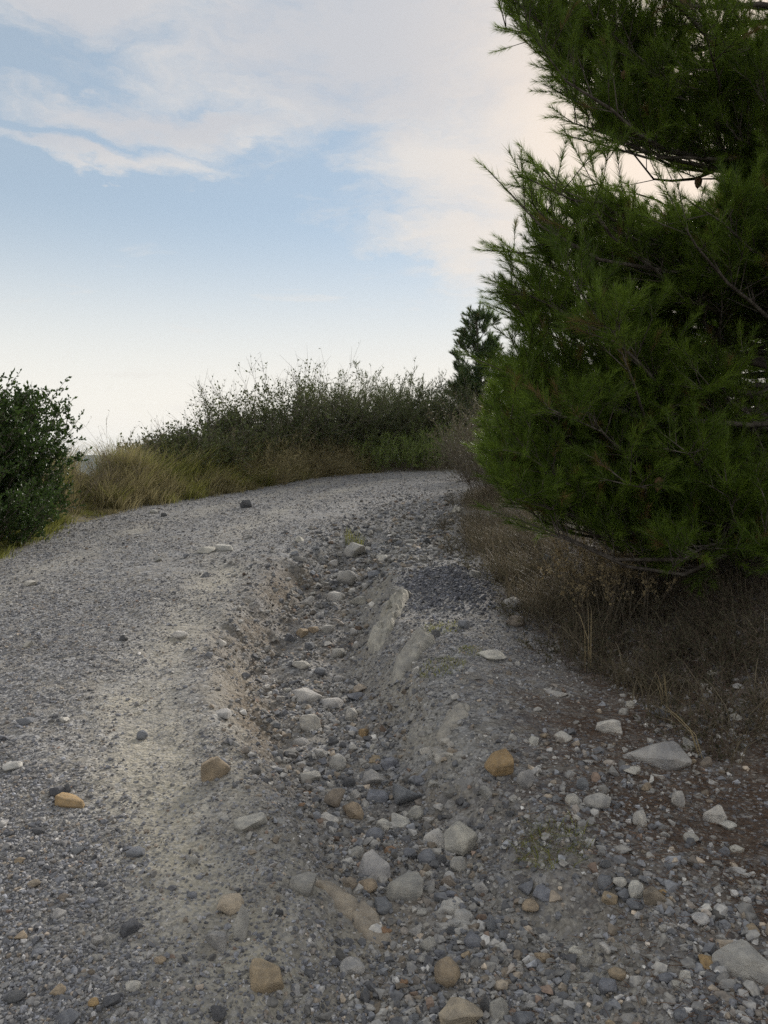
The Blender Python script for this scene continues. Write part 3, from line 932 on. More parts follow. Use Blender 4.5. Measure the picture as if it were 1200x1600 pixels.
# pale bedrock that the rain has laid bare
def outcrop(px, py, w, h, seed, colr, label, yaw=0.0, tall=0.5, squash=1.0, chunks=15, over=1.0, turn=.5):
    """ledges and lumps of one piece of bedrock, broken along its bedding"""
    rng = np.random.default_rng(seed)
    g = on_ground(px, py)
    m = g[1] / F
    a, ly = w * m * .5, h * m * .5 * squash
    VV, TT, off = [], [], 0
    ca, sa = math.cos(yaw), math.sin(yaw)
    for i in range(chunks):
        P, T = hull_shape(seed * 10 + i, 16, .06, 1, .10)
        u = (i + .5) / chunks * 2 - 1
        sx = a * rng.uniform(.28, .75) * min(over, 1.3)
        P = P * np.array([sx, ly * rng.uniform(.22, .42) * over, a * tall * rng.uniform(.35, 1.0)])
        q = yaw + rng.uniform(-turn, turn)
        P[:, :2] = np.stack([P[:, 0] * math.cos(q) - P[:, 1] * math.sin(q), P[:, 0] * math.sin(q) + P[:, 1] * math.cos(q)], 1)
        lx, lyy = rng.normal(0, a * .28), u * ly
        cx, cy = lx * ca - lyy * sa, lx * sa + lyy * ca
        cz = float(H(np.array([g[0] + cx]), np.array([g[1] + cy]))[0]) - g[2]
        VV.append(P + np.array([cx, cy, cz - a * tall * rng.uniform(.25, .5)]))
        TT.append(T + off); off += len(P)
    me = mesh_np('bedrock_outcrop', np.concatenate(VV), F3=np.concatenate(TT), smooth=True)
    me.set_sharp_from_angle(angle=math.radians(24))
    me.materials.append(M_BEDROCK)
    o = obj('bedrock_outcrop', me, None, None, g)
    o.color = (*colr, 1)
    tag(o, label, 'rock outcrop', 'bedrock laid bare along the gully')


def ledge(p0, p1, width, colr, label, seed, rise=.035, rough=.02):
    """a bare sheet of bedrock that follows the slope, broken at its edges and cracked across"""
    a, b = on_ground(*p0), on_ground(*p1)
    nu, nv = 64, 22
    U, V_ = np.meshgrid(np.linspace(0, 1, nu), np.linspace(-1, 1, nv), indexing='ij')
    d = (b - a)[:2]; ln = np.hypot(*d); t = d / ln; n = np.array([-t[1], t[0]])
    taper = np.sin(np.clip(U, .001, .999) * math.pi) ** .55
    wob = .30 * fbm(U * 3 + seed, U * 0 + seed, seed, 3)
    w = width * taper * (1 + .45 * fbm(U * 5 + seed, np.sign(V_) * 3 + seed, seed + 1, 3))
    off = V_ * w * .5 + wob * width * .5
    x, y = a[0] + d[0] * U + n[0] * off, a[1] + d[1] * U + n[1] * off
    edge = 1 - np.abs(V_) ** 5
    k = fbm(x * 16, y * 16, seed + 2, 4)
    steps = np.floor(3 * (vnoise(x * 11 + 7, y * 7, seed + 3) + .25 * k)) / 3.0
    crack = sstep(.06, .0, np.abs(vnoise(x * 9, y * 9, seed + 4) - .5))
    z = H(x, y, False) + (rise * (.55 + .6 * steps) + rough * k - .012 * crack) * edge * taper - .03 * (1 - edge * np.minimum(taper * 1.5, 1))
    P = np.stack([x, y, z], -1).reshape(-1, 3)
    Q = [[i * nv + j, (i + 1) * nv + j, (i + 1) * nv + j + 1, i * nv + j + 1] for i in range(nu - 1) for j in range(nv - 1)]
    me = mesh_np('bedrock_ledge', P - a[None], F4=Q, smooth=True)
    me.set_sharp_from_angle(angle=math.radians(35))
    me.materials.append(M_BEDROCK)
    o = obj('bedrock_ledge', me, None, None, a)
    o.color = (*colr, 1)
    tag(o, label, 'rock ledge', 'bedrock laid bare along the gully')


ledge((632, 925), (583, 1022), .21, (.50, .485, .43), 'pale crest of bedrock on the right gully wall beside the dark gravel', 31, .075, .065)
ledge((664, 1000), (622, 1072), .22, (.47, .46, .42), 'broken whitish bedrock on the right gully wall below the pale crest', 47, .075, .07)
ledge((726, 1095), (690, 1165), .13, (.45, .43, .385), 'smooth pale bare ledge on the right gully wall above the ochre lump', 59, .03, .02)
ledge((488, 1368), (628, 1478), .12, (.44, .385, .31), 'long smooth tan bedrock slab sloping into the gully mouth', 63, .03, .014)
outcrop(716, 1436, 74, 66, 904, (.56, .55, .52), 'pale lumpy outcrop in the rubble above the round cobbles', .2, .55, 1.2)
outcrop(686, 1178, 46, 50, 905, (.50, .48, .44), 'low crumbling ledge at the foot of the right gully wall', .4, .5, 1.4)
outcrop(625, 925, 60, 50, 906, (.33, .325, .31), 'grey bedded ledge on the right side of the gully head', .3, .5, 1.5)


# ------------------------------------------------------------------ loose gravel: far too many to count
def gravel_proto():
    pc = bpy.data.collections.new('gravel_shapes')
    for i in range(10):
        P, T = hull_shape(700 + i, random.choice((9, 11, 13, 15)))
        me = mesh_np('pebble', P, F3=T, smooth=False)
        me.materials.append(M_GRAVEL)
        pc.objects.link(bpy.data.objects.new('pebble', me))
    return pc


PEB = gravel_proto()


def scatter_nodes(shapes):
    ng = bpy.data.node_groups.new('scatter', 'GeometryNodeTree')
    ng.interface.new_socket('Geometry', in_out='INPUT', socket_type='NodeSocketGeometry')
    ng.interface.new_socket('Geometry', in_out='OUTPUT', socket_type='NodeSocketGeometry')
    n = ng.nodes; L = ng.links
    gi, go = n.new('NodeGroupInput'), n.new('NodeGroupOutput')
    ci = n.new('GeometryNodeCollectionInfo'); ci.inputs[0].default_value = shapes
    ci.inputs['Separate Children'].default_value = True; ci.inputs['Reset Children'].default_value = True
    iop = n.new('GeometryNodeInstanceOnPoints'); iop.inputs['Pick Instance'].default_value = True

    def at_(name, typ):
        a = n.new('GeometryNodeInputNamedAttribute'); a.data_type = typ; a.inputs[0].default_value = name
        return a.outputs[0]
    e2r = n.new('FunctionNodeEulerToRotation')
    L.new(at_('rot', 'FLOAT_VECTOR'), e2r.inputs[0])
    L.new(gi.outputs[0], iop.inputs['Points'])
    L.new(ci.outputs[0], iop.inputs['Instance'])
    L.new(at_('idx', 'INT'), iop.inputs['Instance Index'])
    L.new(e2r.outputs[0], iop.inputs['Rotation'])
    L.new(at_('scl', 'FLOAT_VECTOR'), iop.inputs['Scale'])
    L.new(iop.outputs[0], go.inputs[0])
    return ng


GN = scatter_nodes(PEB)
PAL = np.array([C[k] for k in ('grey', 'pale', 'blue', 'slate', 'tan', 'brown', 'white', 'rust')]) * np.array([.70, .70, .82, 1.0, .8, .85, .7, .75])[:, None]
PAL = (PAL * .62 + np.array([.235, .24, .25]) * .38) * 1.22


def scatter(name, x, y, size, pal_p, rng, label, flat=(.5, .95), embed=(-.2, .55), tone=(1, 1, 1)):
    n = len(x)
    z = H(x, y)
    s = np.stack([size * rng.uniform(.85, 1.25, n), size * rng.uniform(.7, 1.0, n), size * rng.uniform(*flat, n)], 1) * .5
    z = z + s[:, 2] * rng.uniform(*embed, n)
    col = PAL[rng.choice(len(PAL), n, p=pal_p)] * np.exp(rng.normal(-.05, .33, (n, 1))) * np.array([tone])
    me = bpy.data.meshes.new(name)
    me.vertices.add(n)
    me.vertices.foreach_set('co', np.stack([x, y, z], 1).astype(np.float32).ravel())
    for k, typ, v, key in (('rot', 'FLOAT_VECTOR', np.stack([rng.normal(0, .3, n), rng.normal(0, .3, n), rng.uniform(0, 6.283, n)], 1), 'vector'),
                           ('scl', 'FLOAT_VECTOR', s, 'vector'), ('idx', 'INT', rng.integers(0, 10, n), 'value'),
                           ('col', 'FLOAT_COLOR', np.concatenate([col, np.ones((n, 1))], 1), 'color')):
        a = me.attributes.new(k, typ, 'POINT')
        a.data.foreach_set(key, np.asarray(v, np.int32 if typ == 'INT' else np.float32).ravel())
    o = obj(name, me)
    md = o.modifiers.new('scatter', 'NODES'); md.node_group = GN
    tag(o, label, kind='stuff')
    return o


def build_gravel():
    rng = np.random.default_rng(5)

    def cand(n, y0, y1, k, wide=.62):
        u = rng.random(n)
        y = (y0 ** (1 - k) + u * (y1 ** (1 - k) - y0 ** (1 - k))) ** (1 / (1 - k))
        x = rng.uniform(-1, 1, n) * (wide * y + .5)
        return x, y
    # the grey crushed stone of the track
    x, y = cand(640000, 1.35, 21, 1.05)
    zn = zones(x, y)
    clump = .42 + .9 * fbm(x * 1.6, y * 1.6, 91, 4) + .35 * fbm(x * 6, y * 6, 92, 2)
    leftness = sstep(.1, -1.2, x - np.interp(y, GULLY_Y, GULLY_X))
    w = np.clip(clump + .35 * leftness, .12, 1) * (1 - .78 * zn['dust']) * (1 - .55 * zn['soil']) * (1 - .88 * zn['litter']) * zn['inside']
    m = rng.random(len(x)) < w
    x, y = x[m], y[m]
    size = np.clip(rng.lognormal(math.log(.0078), .46, len(x)), .0042, .028) * (1 + .075 * np.maximum(y - 4, 0))
    scatter('gravel', x, y, size, [.31, .07, .33, .18, .05, .045, .01, .005], rng, 'loose grey crushed stone covering the track', tone=(.88, .88, .90))
    # rubble in the bed of the gully
    x, y = cand(260000, 1.35, 16, 1.25)
    zn = zones(x, y)
    w = zn['bed'] * np.clip(.50 + .9 * fbm(x * 2.5, y * 2.5, 93, 3), .06, 1) * np.interp(y, [1.3, 3.0, 4.0], [.5, .6, 1.0]) + .5 * zn['inside'] * sstep(6.8, 8.0, y) * (1 - sstep(12.5, 16, y)) * np.exp(-((x - np.interp(y, [7, 9, 12, 15], [-.3, .1, .6, 1.2])) / .8) ** 2)
    spill = (y < 8.6) * np.clip(.45 + 1.1 * fbm(x * 3.1, y * 3.1, 97, 3), 0, 1)
    w = w + spill * (.34 * np.exp(-((zn['gt'] - 1.2) / .5) ** 2) + .22 * np.exp(-((zn['gt'] + 1.15) / .35) ** 2))
    m = rng.random(len(x)) < w
    x, y = x[m], y[m]
    size = np.clip(rng.lognormal(math.log(.022), .52, len(x)), .007, .058) * np.interp(y, [1.5, 3.4, 6.5, 8.5], [.58, .85, 1, 1.6])
    scatter('gully_rubble', x, y, size, [.27, .18, .25, .08, .08, .08, .03, .03], rng, 'small mixed rubble washed into the gully bed', (.5, .9), (-.1, .7), (.80, .80, .80))
    # the dark blue gravel heap on the mound
    x, y = cand(90000, 5.0, 8.2, 1.01, .3)
    m = rng.random(len(x)) < np.maximum(zones(x, y)['dark'] * .9, .10 * np.exp(-((x - .5) / .6) ** 2 - ((y - 6.4) / 1.0) ** 2))
    x, y = x[m], y[m]
    size = np.clip(rng.lognormal(math.log(.017), .35, len(x)), .008, .04)
    scatter('dark_gravel', x, y, size, [.06, .01, .40, .53, 0, 0, 0, 0], rng, 'patch of dark blue gravel spread on the mound', tone=(.58, .595, .66))
    # pebbles lying in the fallen needles
    x, y = cand(60000, 1.35, 9, 1.1)
    zn = zones(x, y)
    w = np.clip(zn['litter'] * 1.4, 0, 1) * np.clip(.35 + 1.0 * fbm(x * 2.2, y * 2.2, 95, 3), .03, 1) * np.where(x > 1.25 + .0 * y, sstep(1.2, .0, x - 1.25 - .25 * np.maximum(3.4 - y, 0)), 1)
    m = rng.random(len(x)) < w
    x, y = x[m], y[m]
    size = np.clip(rng.lognormal(math.log(.0165), .5, len(x)), .006, .05)
    scatter('pebbles', x, y, size, [.30, .11, .33, .10, .06, .07, .02, .01], rng, 'scattered pebbles among fallen pine needles', (.55, .95))


build_gravel()

# ------------------------------------------------------------------ plants
def empty(name, loc, label, cat, group=None):
    o = bpy.data.objects.new(name, None)
    COL.objects.link(o)
    o.location = loc
    o.empty_display_size = .3
    return tag(o, label, cat, group)


def rel(V, root):
    return V - np.array(root.location[:])[None]


def shoot_shapes(name, mat, n_needles, nlen, width, seed):
    """a few pine shoots, one unit = 0.2 m of twig along +Z with its needles; the crown repeats them"""
    pc = bpy.data.collections.new(name)
    for i in range(8):
        rng = np.random.default_rng(seed + i)
        n = n_needles
        t = rng.random(n) ** .75
        base = np.stack([np.zeros(n), np.zeros(n), t * .18], 1)
        a = rng.uniform(0, 6.283, n)
        sp = rng.uniform(.28, .85, n) * (1.2 - .5 * t)
        D = norm(np.stack([np.cos(a) * sp, np.sin(a) * sp, np.ones(n)], 1))
        V, T = blades_tri(base, D, rng.uniform(*nlen, n), width * rng.uniform(.8, 1.3, n), rng)
        me = mesh_np('shoot', V, F3=T, attrs={'tint': np.repeat(np.clip(rng.normal(.12, .13, n), -.2, .5), 3)})
        me.materials.append(mat)
        pc.objects.link(bpy.data.objects.new('shoot', me))
    return scatter_nodes(pc)


GN_PINE = shoot_shapes('pine_shoots', M_NEEDLE, 58, (.06, .105), .0033, 1)
GN_PINE_FAR = shoot_shapes('pine_shoots_far', M_NEEDLE2, 46, (.09, .15), .0075, 50)


def shoot_points(name, A, B, rng, gn, parent, root, size=1.0):
    D = B - A
    L = np.linalg.norm(D, axis=1)
    d = D / L[:, None]
    n = len(A)
    me = bpy.data.meshes.new(name)
    me.vertices.add(n)
    me.vertices.foreach_set('co', rel(A, root).astype(np.float32).ravel())
    sc = size * rng.uniform(.8, 1.15, n)
    for k, typ, v, key in (('rot', 'FLOAT_VECTOR', np.stack([np.zeros(n), np.arccos(np.clip(d[:, 2], -1, 1)), np.arctan2(d[:, 1], d[:, 0])], 1), 'vector'),
                           ('scl', 'FLOAT_VECTOR', np.stack([sc, sc, np.clip(L / .2, .7, 1.8) * size], 1), 'vector'), ('idx', 'INT', rng.integers(0, 8, n), 'value'),
                           ('shoot_tint', 'FLOAT', np.where(rng.random(n) < .035, 2.0, rng.uniform(0, .66, n) ** 1.3 + rng.uniform(0, .2)), 'value')):
        at_ = me.attributes.new(k, typ, 'POINT')
        at_.data.foreach_set(key, np.asarray(v, np.int32 if typ == 'INT' else np.float32).ravel())
    o = obj(name, me, None, parent)
    md = o.modifiers.new('scatter', 'NODES'); md.node_group = gn
    o['kind'] = 'stuff'
    return o


def pine_branch(start, tip, rng, density=1.0, twig=1.0, keep=None):
    """one limb: wood polyline, twigs, shoots and the needles they carry"""
    start, tip = np.array(start), np.array(tip)
    ln = np.linalg.norm(tip - start)
    ts = np.linspace(0, 1, 9)
    side = np.cross((tip - start) / ln, [0, 0, 1.0])
    wob = rng.normal(0, .075 * ln, 2)
    pts = start + (tip - start) * ts[:, None]
    pts[:, 2] -= np.sin(ts * math.pi) * ln * .09 + np.sin(ts * 2 * math.pi) * wob[1] * .6
    pts += side[None] * (np.sin(ts * math.pi * 1.3) * wob[0])[:, None]
    pts[1:-1] += rng.normal(0, .012 * ln, (7, 3))
    rad = np.interp(ts, [0, 1], [.007 + .009 * ln, .0035])
    WV, WQ, WT = tube(pts, rad, 6)
    nt = max(5, int(ln * 13 * density))
    tt = rng.uniform(.28, 1.0, nt) ** .85
    tt[:2] = 1.0
    tt = np.minimum(tt, .995)
    f = tt * 8
    i0 = np.floor(f).astype(int)
    P0 = pts[i0] + (pts[i0 + 1] - pts[i0]) * (f - i0)[:, None]
    tang = norm(pts[i0 + 1] - pts[i0])
    sgn = rng.choice([-1, 1], nt)
    sd = norm(np.cross(tang, np.array([[0, 0, 1.0]]))) * sgn[:, None]
    D = norm(tang * rng.uniform(.15, 1.0, (nt, 1)) + sd * rng.uniform(.1, 1.0, (nt, 1)) + np.array([[0, 0, 1.0]]) * rng.uniform(-.2, 1.1, (nt, 1)) + rng.normal(0, .2, (nt, 3)))
    TL = rng.uniform(.22, .50, nt) * np.interp(tt, [.28, .7, 1.0], [1.0, 1.0, .55]) * twig
    P1 = P0 + D * TL[:, None] + np.array([[0, 0, 1.0]]) * (TL * rng.uniform(.02, .25, nt))[:, None]
    # side shoots
    ns = 3
    if keep is not None:
        ok = keep(P1) & keep(P0 + (P1 - P0) * .5)
        P0, P1, D, TL = P0[ok], P1[ok], D[ok], TL[ok]
        nt = len(P0)
    k = np.repeat(np.arange(nt), ns)
    u = rng.uniform(.25, .95, len(k))
    S0 = P0[k] + (P1 - P0)[k] * u[:, None]
    SD = norm(norm(P1 - P0)[k] * .8 + perp(D[k], rng) * .85 + np.array([[0, 0, .55]]))
    SL = rng.uniform(.10, .22, len(k)) * twig
    S1 = S0 + SD * SL[:, None]
    if keep is not None and len(k):
        ok = keep(S1)
        S0, S1 = S0[ok], S1[ok]
    ks = len(S0)
    tipd = norm(pts[-1:] - pts[-3:-2])
    A = np.concatenate([P0 + (P1 - P0) * .45, P1 - (P1 - P0) * .15, S0, pts[-1:] - tipd * .1, pts[-2:-1]]); B = np.concatenate([P1, P1 + (P1 - P0) * .25, S1, pts[-1:] + tipd * .1, pts[-1:]])
    SV, SQ = sticks(np.concatenate([P0, S0]), np.concatenate([P1, S1]), np.concatenate([np.full(nt, .0045), np.full(ks, .0028)]), np.concatenate([np.full(nt, .0022), np.full(ks, .0015)]))
    off = len(WV)
    WV = np.concatenate([WV, SV]); WQ = np.concatenate([np.array(WQ), SQ + off])
    return (WV, WQ, WT), (A, B)


def cone_mesh():
    pts = np.array([[0, 0, z] for z in np.linspace(0, 1, 9)])
    r = np.array([.10, .30, .38, .40, .36, .30, .22, .13, .02])
    V, Q, T = tube(pts, r, 10)
    V = V * (1 + 0.10 * np.sin(np.arange(len(V)) * 2.4))[:, None] * np.array([1, 1, 1.0])
    me = mesh_np('pine_cone', V, F3=T, F4=Q, smooth=False)
    me.materials.append(M_CONE)
    return me


CONE = cone_mesh()


def pine(label, base, trunk_top, trunk_r, limbs, rng, gn, density=1.0, cones=(), twig=1.0, group=None, lean=.25, keep=None, size=1.0):
    base = np.array(base, float); top = np.array(trunk_top, float)
    root = empty('pine_tree', base, label, 'tree', group)
    ts = np.linspace(0, 1, 14)
    pts = base + (top - base) * ts[:, None]
    pts[:, 0] += lean * np.sin(ts * 4.1) * .35
    pts[:, 1] += lean * np.sin(ts * 3.0 + 1) * .3 - lean * math.sin(1) * .3
    pts[0, 2] -= .25
    V, Q, T = tube(pts, np.interp(ts, [0, .06, 1], [trunk_r * 1.35, trunk_r, .02]), 12)
    V = V + np.random.default_rng(3).normal(0, trunk_r * .05, V.shape)
    obj('trunk', mesh_np('trunk', rel(V, root), F3=T, F4=Q, smooth=True), M_BARK, root)
    hang = []
    for z0, tip in limbs:
        t = np.clip((z0 - base[2]) / (top[2] - base[2]), .04, .985)
        f = t * 13; i = int(min(f, 12))
        st = pts[i] + (pts[i + 1] - pts[i]) * (f - i)
        if keep is not None:                     # limbs that would cross the open gap in the crown have died off
            q = st + (np.array(tip) - st) * np.linspace(.35, 1.0, 10)[:, None]
            ok = keep(q)
            if ok.mean() < .72 or not ok[-2:].any(): continue
        (WV, WQ, WT), (A, B) = pine_branch(st, tip, rng, density, twig, keep)
        if len(A) < 6: continue
        hang.append(A)
        b = obj('branch', mesh_np('branch', rel(WV, root), F3=WT, F4=WQ, smooth=True), M_BARK, root)
        shoot_points('needles', A, B, rng, gn, b, root, size)
    hang = np.concatenate(hang)
    for c in cones:                              # cones hang from the nearest twig
        j = hang[np.argmin(((hang - np.array(c[:3])) ** 2).sum(1))]
        c = (j[0], j[1], j[2] + .01, c[3], c[4])
        o = obj('pine_cone', CONE, None, root)
        o.location = Vector(c[:3]) - root.location
        o.scale = (.075, .075, .095)
        o.rotation_euler = (c[3], c[4], 0)
    return root


def tips_in(poly, n, rng, centre, reach, dmin, dmax, border=0):
    """tips of limbs: points of a crown outline carried to their own depth, no farther than reach from the trunk"""
    xs = [p[0] for p in poly]; ys = [p[1] for p in poly]
    out = []
    tries = 0
    while len(out) < n and tries < 20000:
        tries += 1
        if len(out) < border:
            i = rng.integers(0, len(poly)); a, b = poly[i], poly[(i + 1) % len(poly)]
            t = rng.random()
            px, py = a[0] + (b[0] - a[0]) * t, a[1] + (b[1] - a[1]) * t
        else:
            px, py = rng.uniform(min(xs), max(xs)), rng.uniform(min(ys), max(ys))
            if not in_poly(np.array([px]), np.array([py]), poly)[0]: continue
        d = rng.uniform(dmin, dmax)
        p = at(px, py, d)
        h = math.hypot(p[0] - centre[0], p[1] - centre[1])
        if h > reach or h < .45: continue
        out.append(p)
    return out


def build_pines():
    rng = np.random.default_rng(21)
    base = np.array([3.15, 6.1, 0]); base[2] = H(base[0:1], base[1:2])[0]
    low = [(755, 700), (765, 640), (780, 570), (772, 490), (760, 440), (758, 385), (780, 370), (805, 410), (838, 410), (815, 340), (808, 290), (795, 255), (805, 235), (832, 235), (850, 275),
           (870, 300), (900, 285), (915, 300), (950, 295), (1000, 308), (1050, 330), (1100, 335), (1140, 300), (1290, 290), (1290, 940), (1200, 925), (1120, 915), (1075, 905), (1040, 880), (1000, 860),
           (930, 845), (850, 820), (800, 785), (765, 735)]
    high = [(775, 0), (785, 25), (805, 45), (830, 85), (862, 110), (860, 150), (888, 172), (912, 195), (930, 230), (960, 240), (1000, 230), (1040, 252), (1090, 262), (1128, 250), (1140, 330), (1290, 340),
            (1330, -250), (1000, -420), (760, -220)]

    def keep(P):
        v = P - CAMP[None]
        f = v @ FWD
        px, py = 600 + F * (v @ RIGHT) / f, 800 - F * (v @ UP) / f
        px = px + rng.normal(0, 15, len(px)); py = py + rng.normal(0, 15, len(py))
        inn = in_poly(px, py, low) | in_poly(px, py, high) | (px > 1280) | (py < -200)
        return inn | (rng.random(len(P)) < .08)
    limbs = []
    for p in tips_in(low, 135, rng, base, 2.85, 4.4, 7.4, 60):
        h = math.hypot(p[0] - base[0], p[1] - base[1])
        limbs.append((p[2] - h * rng.uniform(-.05, .4), p))
    for p in tips_in(high, 70, rng, base, 2.75, 4.9, 7.2, 32):
        h = math.hypot(p[0] - base[0], p[1] - base[1])
        limbs.append((max(p[2] - h * rng.uniform(.0, .35), 3.9), p))
    got = 0
    while got < 24:                             # limbs that reach out over the track
        t = rng.random()
        p = at(np.interp(t, [0, .3, .5, 1], [768, 785, 790, 772]) + rng.uniform(0, 45), 385 + 350 * t, rng.uniform(5.2, 6.5))
        if math.hypot(p[0] - base[0], p[1] - base[1]) > 2.75: continue
        limbs.append((p[2] - rng.uniform(.1, .8), p)); got += 1
    for i in range(26):                         # short limbs close to the trunk
        p = at(rng.uniform(1135, 1230), rng.uniform(60, 420), rng.uniform(5.1, 6.4))
        limbs.append((p[2] - .2, p))
    for i in range(46):                         # the side of the crown that faces away from the track
        a = rng.uniform(-1.6, 2.2); z = rng.uniform(.7, 6.6)
        r = rng.uniform(.7, 2.2) * np.interp(z, [1, 4, 6.6], [1, 1, .6])
        p = base + np.array([math.cos(a) * r, math.sin(a) * r, z])
        limbs.append((p[2] - r * .25, p))
    cones = [(*at(1075, 296, 6.0), 2.9, .2), (*at(786, 432, 6.2), 2.2, .5), (*at(799, 446, 6.1), 2.6, -.3), (*at(1043, 716, 4.9), 2.8, .3),
             (*at(945, 110, 5.8), 2.4, .4), (*at(962, 128, 5.8), 1.9, -.4), (*at(1041, 640, 5.3), 2.8, .1)]
    pine('large dark green pine leaning over the right side of the track', base, base + np.array([.35, .15, 8.2]), .14, limbs, rng, GN_PINE, 1.0, cones=cones, keep=keep)
    # pine behind it, seen only as darkness between the limbs
    b2 = np.array([4.7, 9.0, 0]); b2[2] = H(b2[0:1], b2[1:2])[0]
    l2 = []
    for i in range(85):
        a = rng.uniform(0, 6.283); z = rng.uniform(.1, 3.0)
        r = rng.uniform(.7, 2.2) * np.interp(z, [.1, 2.2, 3.0], [1.0, 1, .45])
        l2.append((b2[2] + z - r * .2, b2 + np.array([math.cos(a) * r, math.sin(a) * r, z])))
    pine('smaller pine half hidden behind the large dark green pine', b2, b2 + np.array([0, 0, 3.3]), .10, l2, rng, GN_PINE, .75, size=1.3)
    # the pine at the bend, beyond the dry shrubs
    b3 = np.array([3.1, 25.5, 0]); b3[2] = H(b3[0:1], b3[1:2])[0]
    l3 = []
    z3 = at(735, 495, 25.5)[2] - b3[2]
    for i in range(110):
        a = rng.uniform(0, 6.283); z = z3 * rng.uniform(.12, 1.0)
        r = rng.uniform(.3, 1.0) * np.interp(z / z3, [0, .3, .7, 1.0], [.8, 1.1, 1.05, .45]) * (1 + .2 * math.sin(a * 2 + z * 2.2))
        l3.append((b3[2] + z - r * .75, b3 + np.array([math.cos(a) * r, math.sin(a) * r, z])))
    pine('far young pine standing above the shrubs where the track bends', b3, b3 + np.array([0, 0, z3]), .10, l3, rng, GN_PINE_FAR, .95, twig=1.0)


build_pines()


def shrub(name, label, cat, px, py_base, d, height, rng, stems=40, spread=.8, foot=.35, twigs=10, twig_len=.25, t0=.25, leaves=5, leaf=(.025, .012), leaf_kind='leaf',
          lmat=None, smat=None, up=.35, curve=.25, stem_r=.006, loc=None, group=None, top_bare=0.0, fol='foliage', tmix=(0, 1), random_h=.35):
    """stems from one foot, twigs along them, leaves (or dry heads) along the twigs"""
    if loc is None:
        p = at(px, py_base, d); x, y = p[0], p[1]
    else:
        x, y = loc
    z = float(H(np.array([x]), np.array([y]))[0]) - .04
    root = empty(name, (x, y, z), label, cat, group)
    a = rng.uniform(0, 6.283, stems)
    r = np.sqrt(rng.random(stems))
    B0 = np.stack([np.cos(a) * r * foot, np.sin(a) * r * foot, np.zeros(stems)], 1)
    B0[:, 2] = H(B0[:, 0] + x, B0[:, 1] + y) - z - .02
    D = norm(np.stack([np.cos(a) * r * spread, np.sin(a) * r * spread, np.ones(stems)], 1) + rng.normal(0, .12, (stems, 3)))
    Ls = height * rng.uniform(1 - random_h, 1.08, stems) * (1.05 - .22 * r)
    seg = 5
    tt = np.linspace(0, 1, seg + 1)
    bend = perp(D, rng) * (Ls * curve * rng.uniform(.1, .5, stems))[:, None]
    P = B0[:, None] + D[:, None] * (Ls[:, None] * tt[None])[..., None] + bend[:, None] * (tt ** 2)[None, :, None]
    A_, B_ = P[:, :-1].reshape(-1, 3), P[:, 1:].reshape(-1, 3)
    ra = np.tile(stem_r * (1 - .8 * tt[:-1]), stems); rb = np.tile(stem_r * (1 - .8 * tt[1:]), stems)
    k = np.repeat(np.arange(stems), twigs)
    n = len(k)
    t = rng.uniform(t0, .99, n)
    f = t * seg; i0 = np.minimum(np.floor(f).astype(int), seg - 1)
    T0 = P[k, i0] + (P[k, i0 + 1] - P[k, i0]) * (f - i0)[:, None]
    tg = norm(P[k, i0 + 1] - P[k, i0])
    TD = norm(tg * .55 + rng.normal(0, .5, (n, 3)) + np.array([[0, 0, up]]))
    tl = twig_len * rng.uniform(.5, 1.25, n)
    T1 = T0 + TD * tl[:, None]
    SV, SQ = sticks(np.concatenate([A_, T0]), np.concatenate([B_, T1]), np.concatenate([ra, np.full(n, stem_r * .4)]), np.concatenate([rb, np.full(n, stem_r * .18)]))
    obj('stems', mesh_np('stems', SV, F4=SQ), smat or M_TWIG, root)
    if leaves:
        kk = np.repeat(np.arange(n), leaves)
        m = len(kk)
        if top_bare:
            keep = rng.random(m) > top_bare * sstep(.55, .95, t[kk])
            kk = kk[keep]; m = len(kk)
        u = rng.uniform(.1, 1.0, m)
        LB = T0[kk] + (T1 - T0)[kk] * u[:, None]
        LD = norm(TD[kk] * .7 + rng.normal(0, .6, (m, 3)) + np.array([[0, 0, .2]]))
        sz = rng.uniform(.65, 1.3, m)
        if leaf_kind == 'needle':
            V, T = blades_tri(LB, LD, leaf[0] * sz, leaf[1] * sz, rng); rep = 3
        else:
            V, T = leaves_quad(LB, LD, leaf[0] * sz, leaf[1] * sz, rng); rep = 4
        ti = rng.uniform(tmix[0], tmix[1] * .7, n)[kk] + rng.normal(.1, .15, m)
        obj(fol, mesh_np(fol, V, F3=T, attrs={'tint': np.repeat(np.clip(ti, 0, 1), rep)}), lmat or M_DARKLEAF, root)
    return root


def blade_mesh(x, y, h, lean, rng, width=.006, droop=.5):
    """curved grass blades, three pieces each"""
    n = len(x)
    z = H(x, y) - .01
    a = rng.uniform(0, 6.283, n)
    lean = np.asarray(lean, float)
    L = np.stack([np.cos(a), np.sin(a)], 1) * (h * rng.uniform(.05, droop, n))[:, None] + (lean if lean.ndim == 2 else lean[None]) * h[:, None]
    s = rng.uniform(0, 6.283, n)
    S = np.stack([np.cos(s), np.sin(s), np.zeros(n)], 1) * (width * rng.uniform(.6, 1.3, n))[:, None] * .5
    rows = []
    for t, w in ((0, 1.0), (.4, .9), (.75, .6)):
        c = np.stack([x + L[:, 0] * t * t, y + L[:, 1] * t * t, z + h * t * (1 - .18 * t * t)], 1)
        rows += [c - S * w, c + S * w]
    rows.append(np.stack([x + L[:, 0], y + L[:, 1], z + h * .80], 1))
    V = np.stack(rows, 1).reshape(-1, 3)
    i = np.arange(n)[:, None] * 7
    Q = np.concatenate([i + np.array([[0, 1, 3, 2]]), i + np.array([[2, 3, 5, 4]])], 0)
    T = i + np.array([[4, 5, 6]])
    return V, Q, T


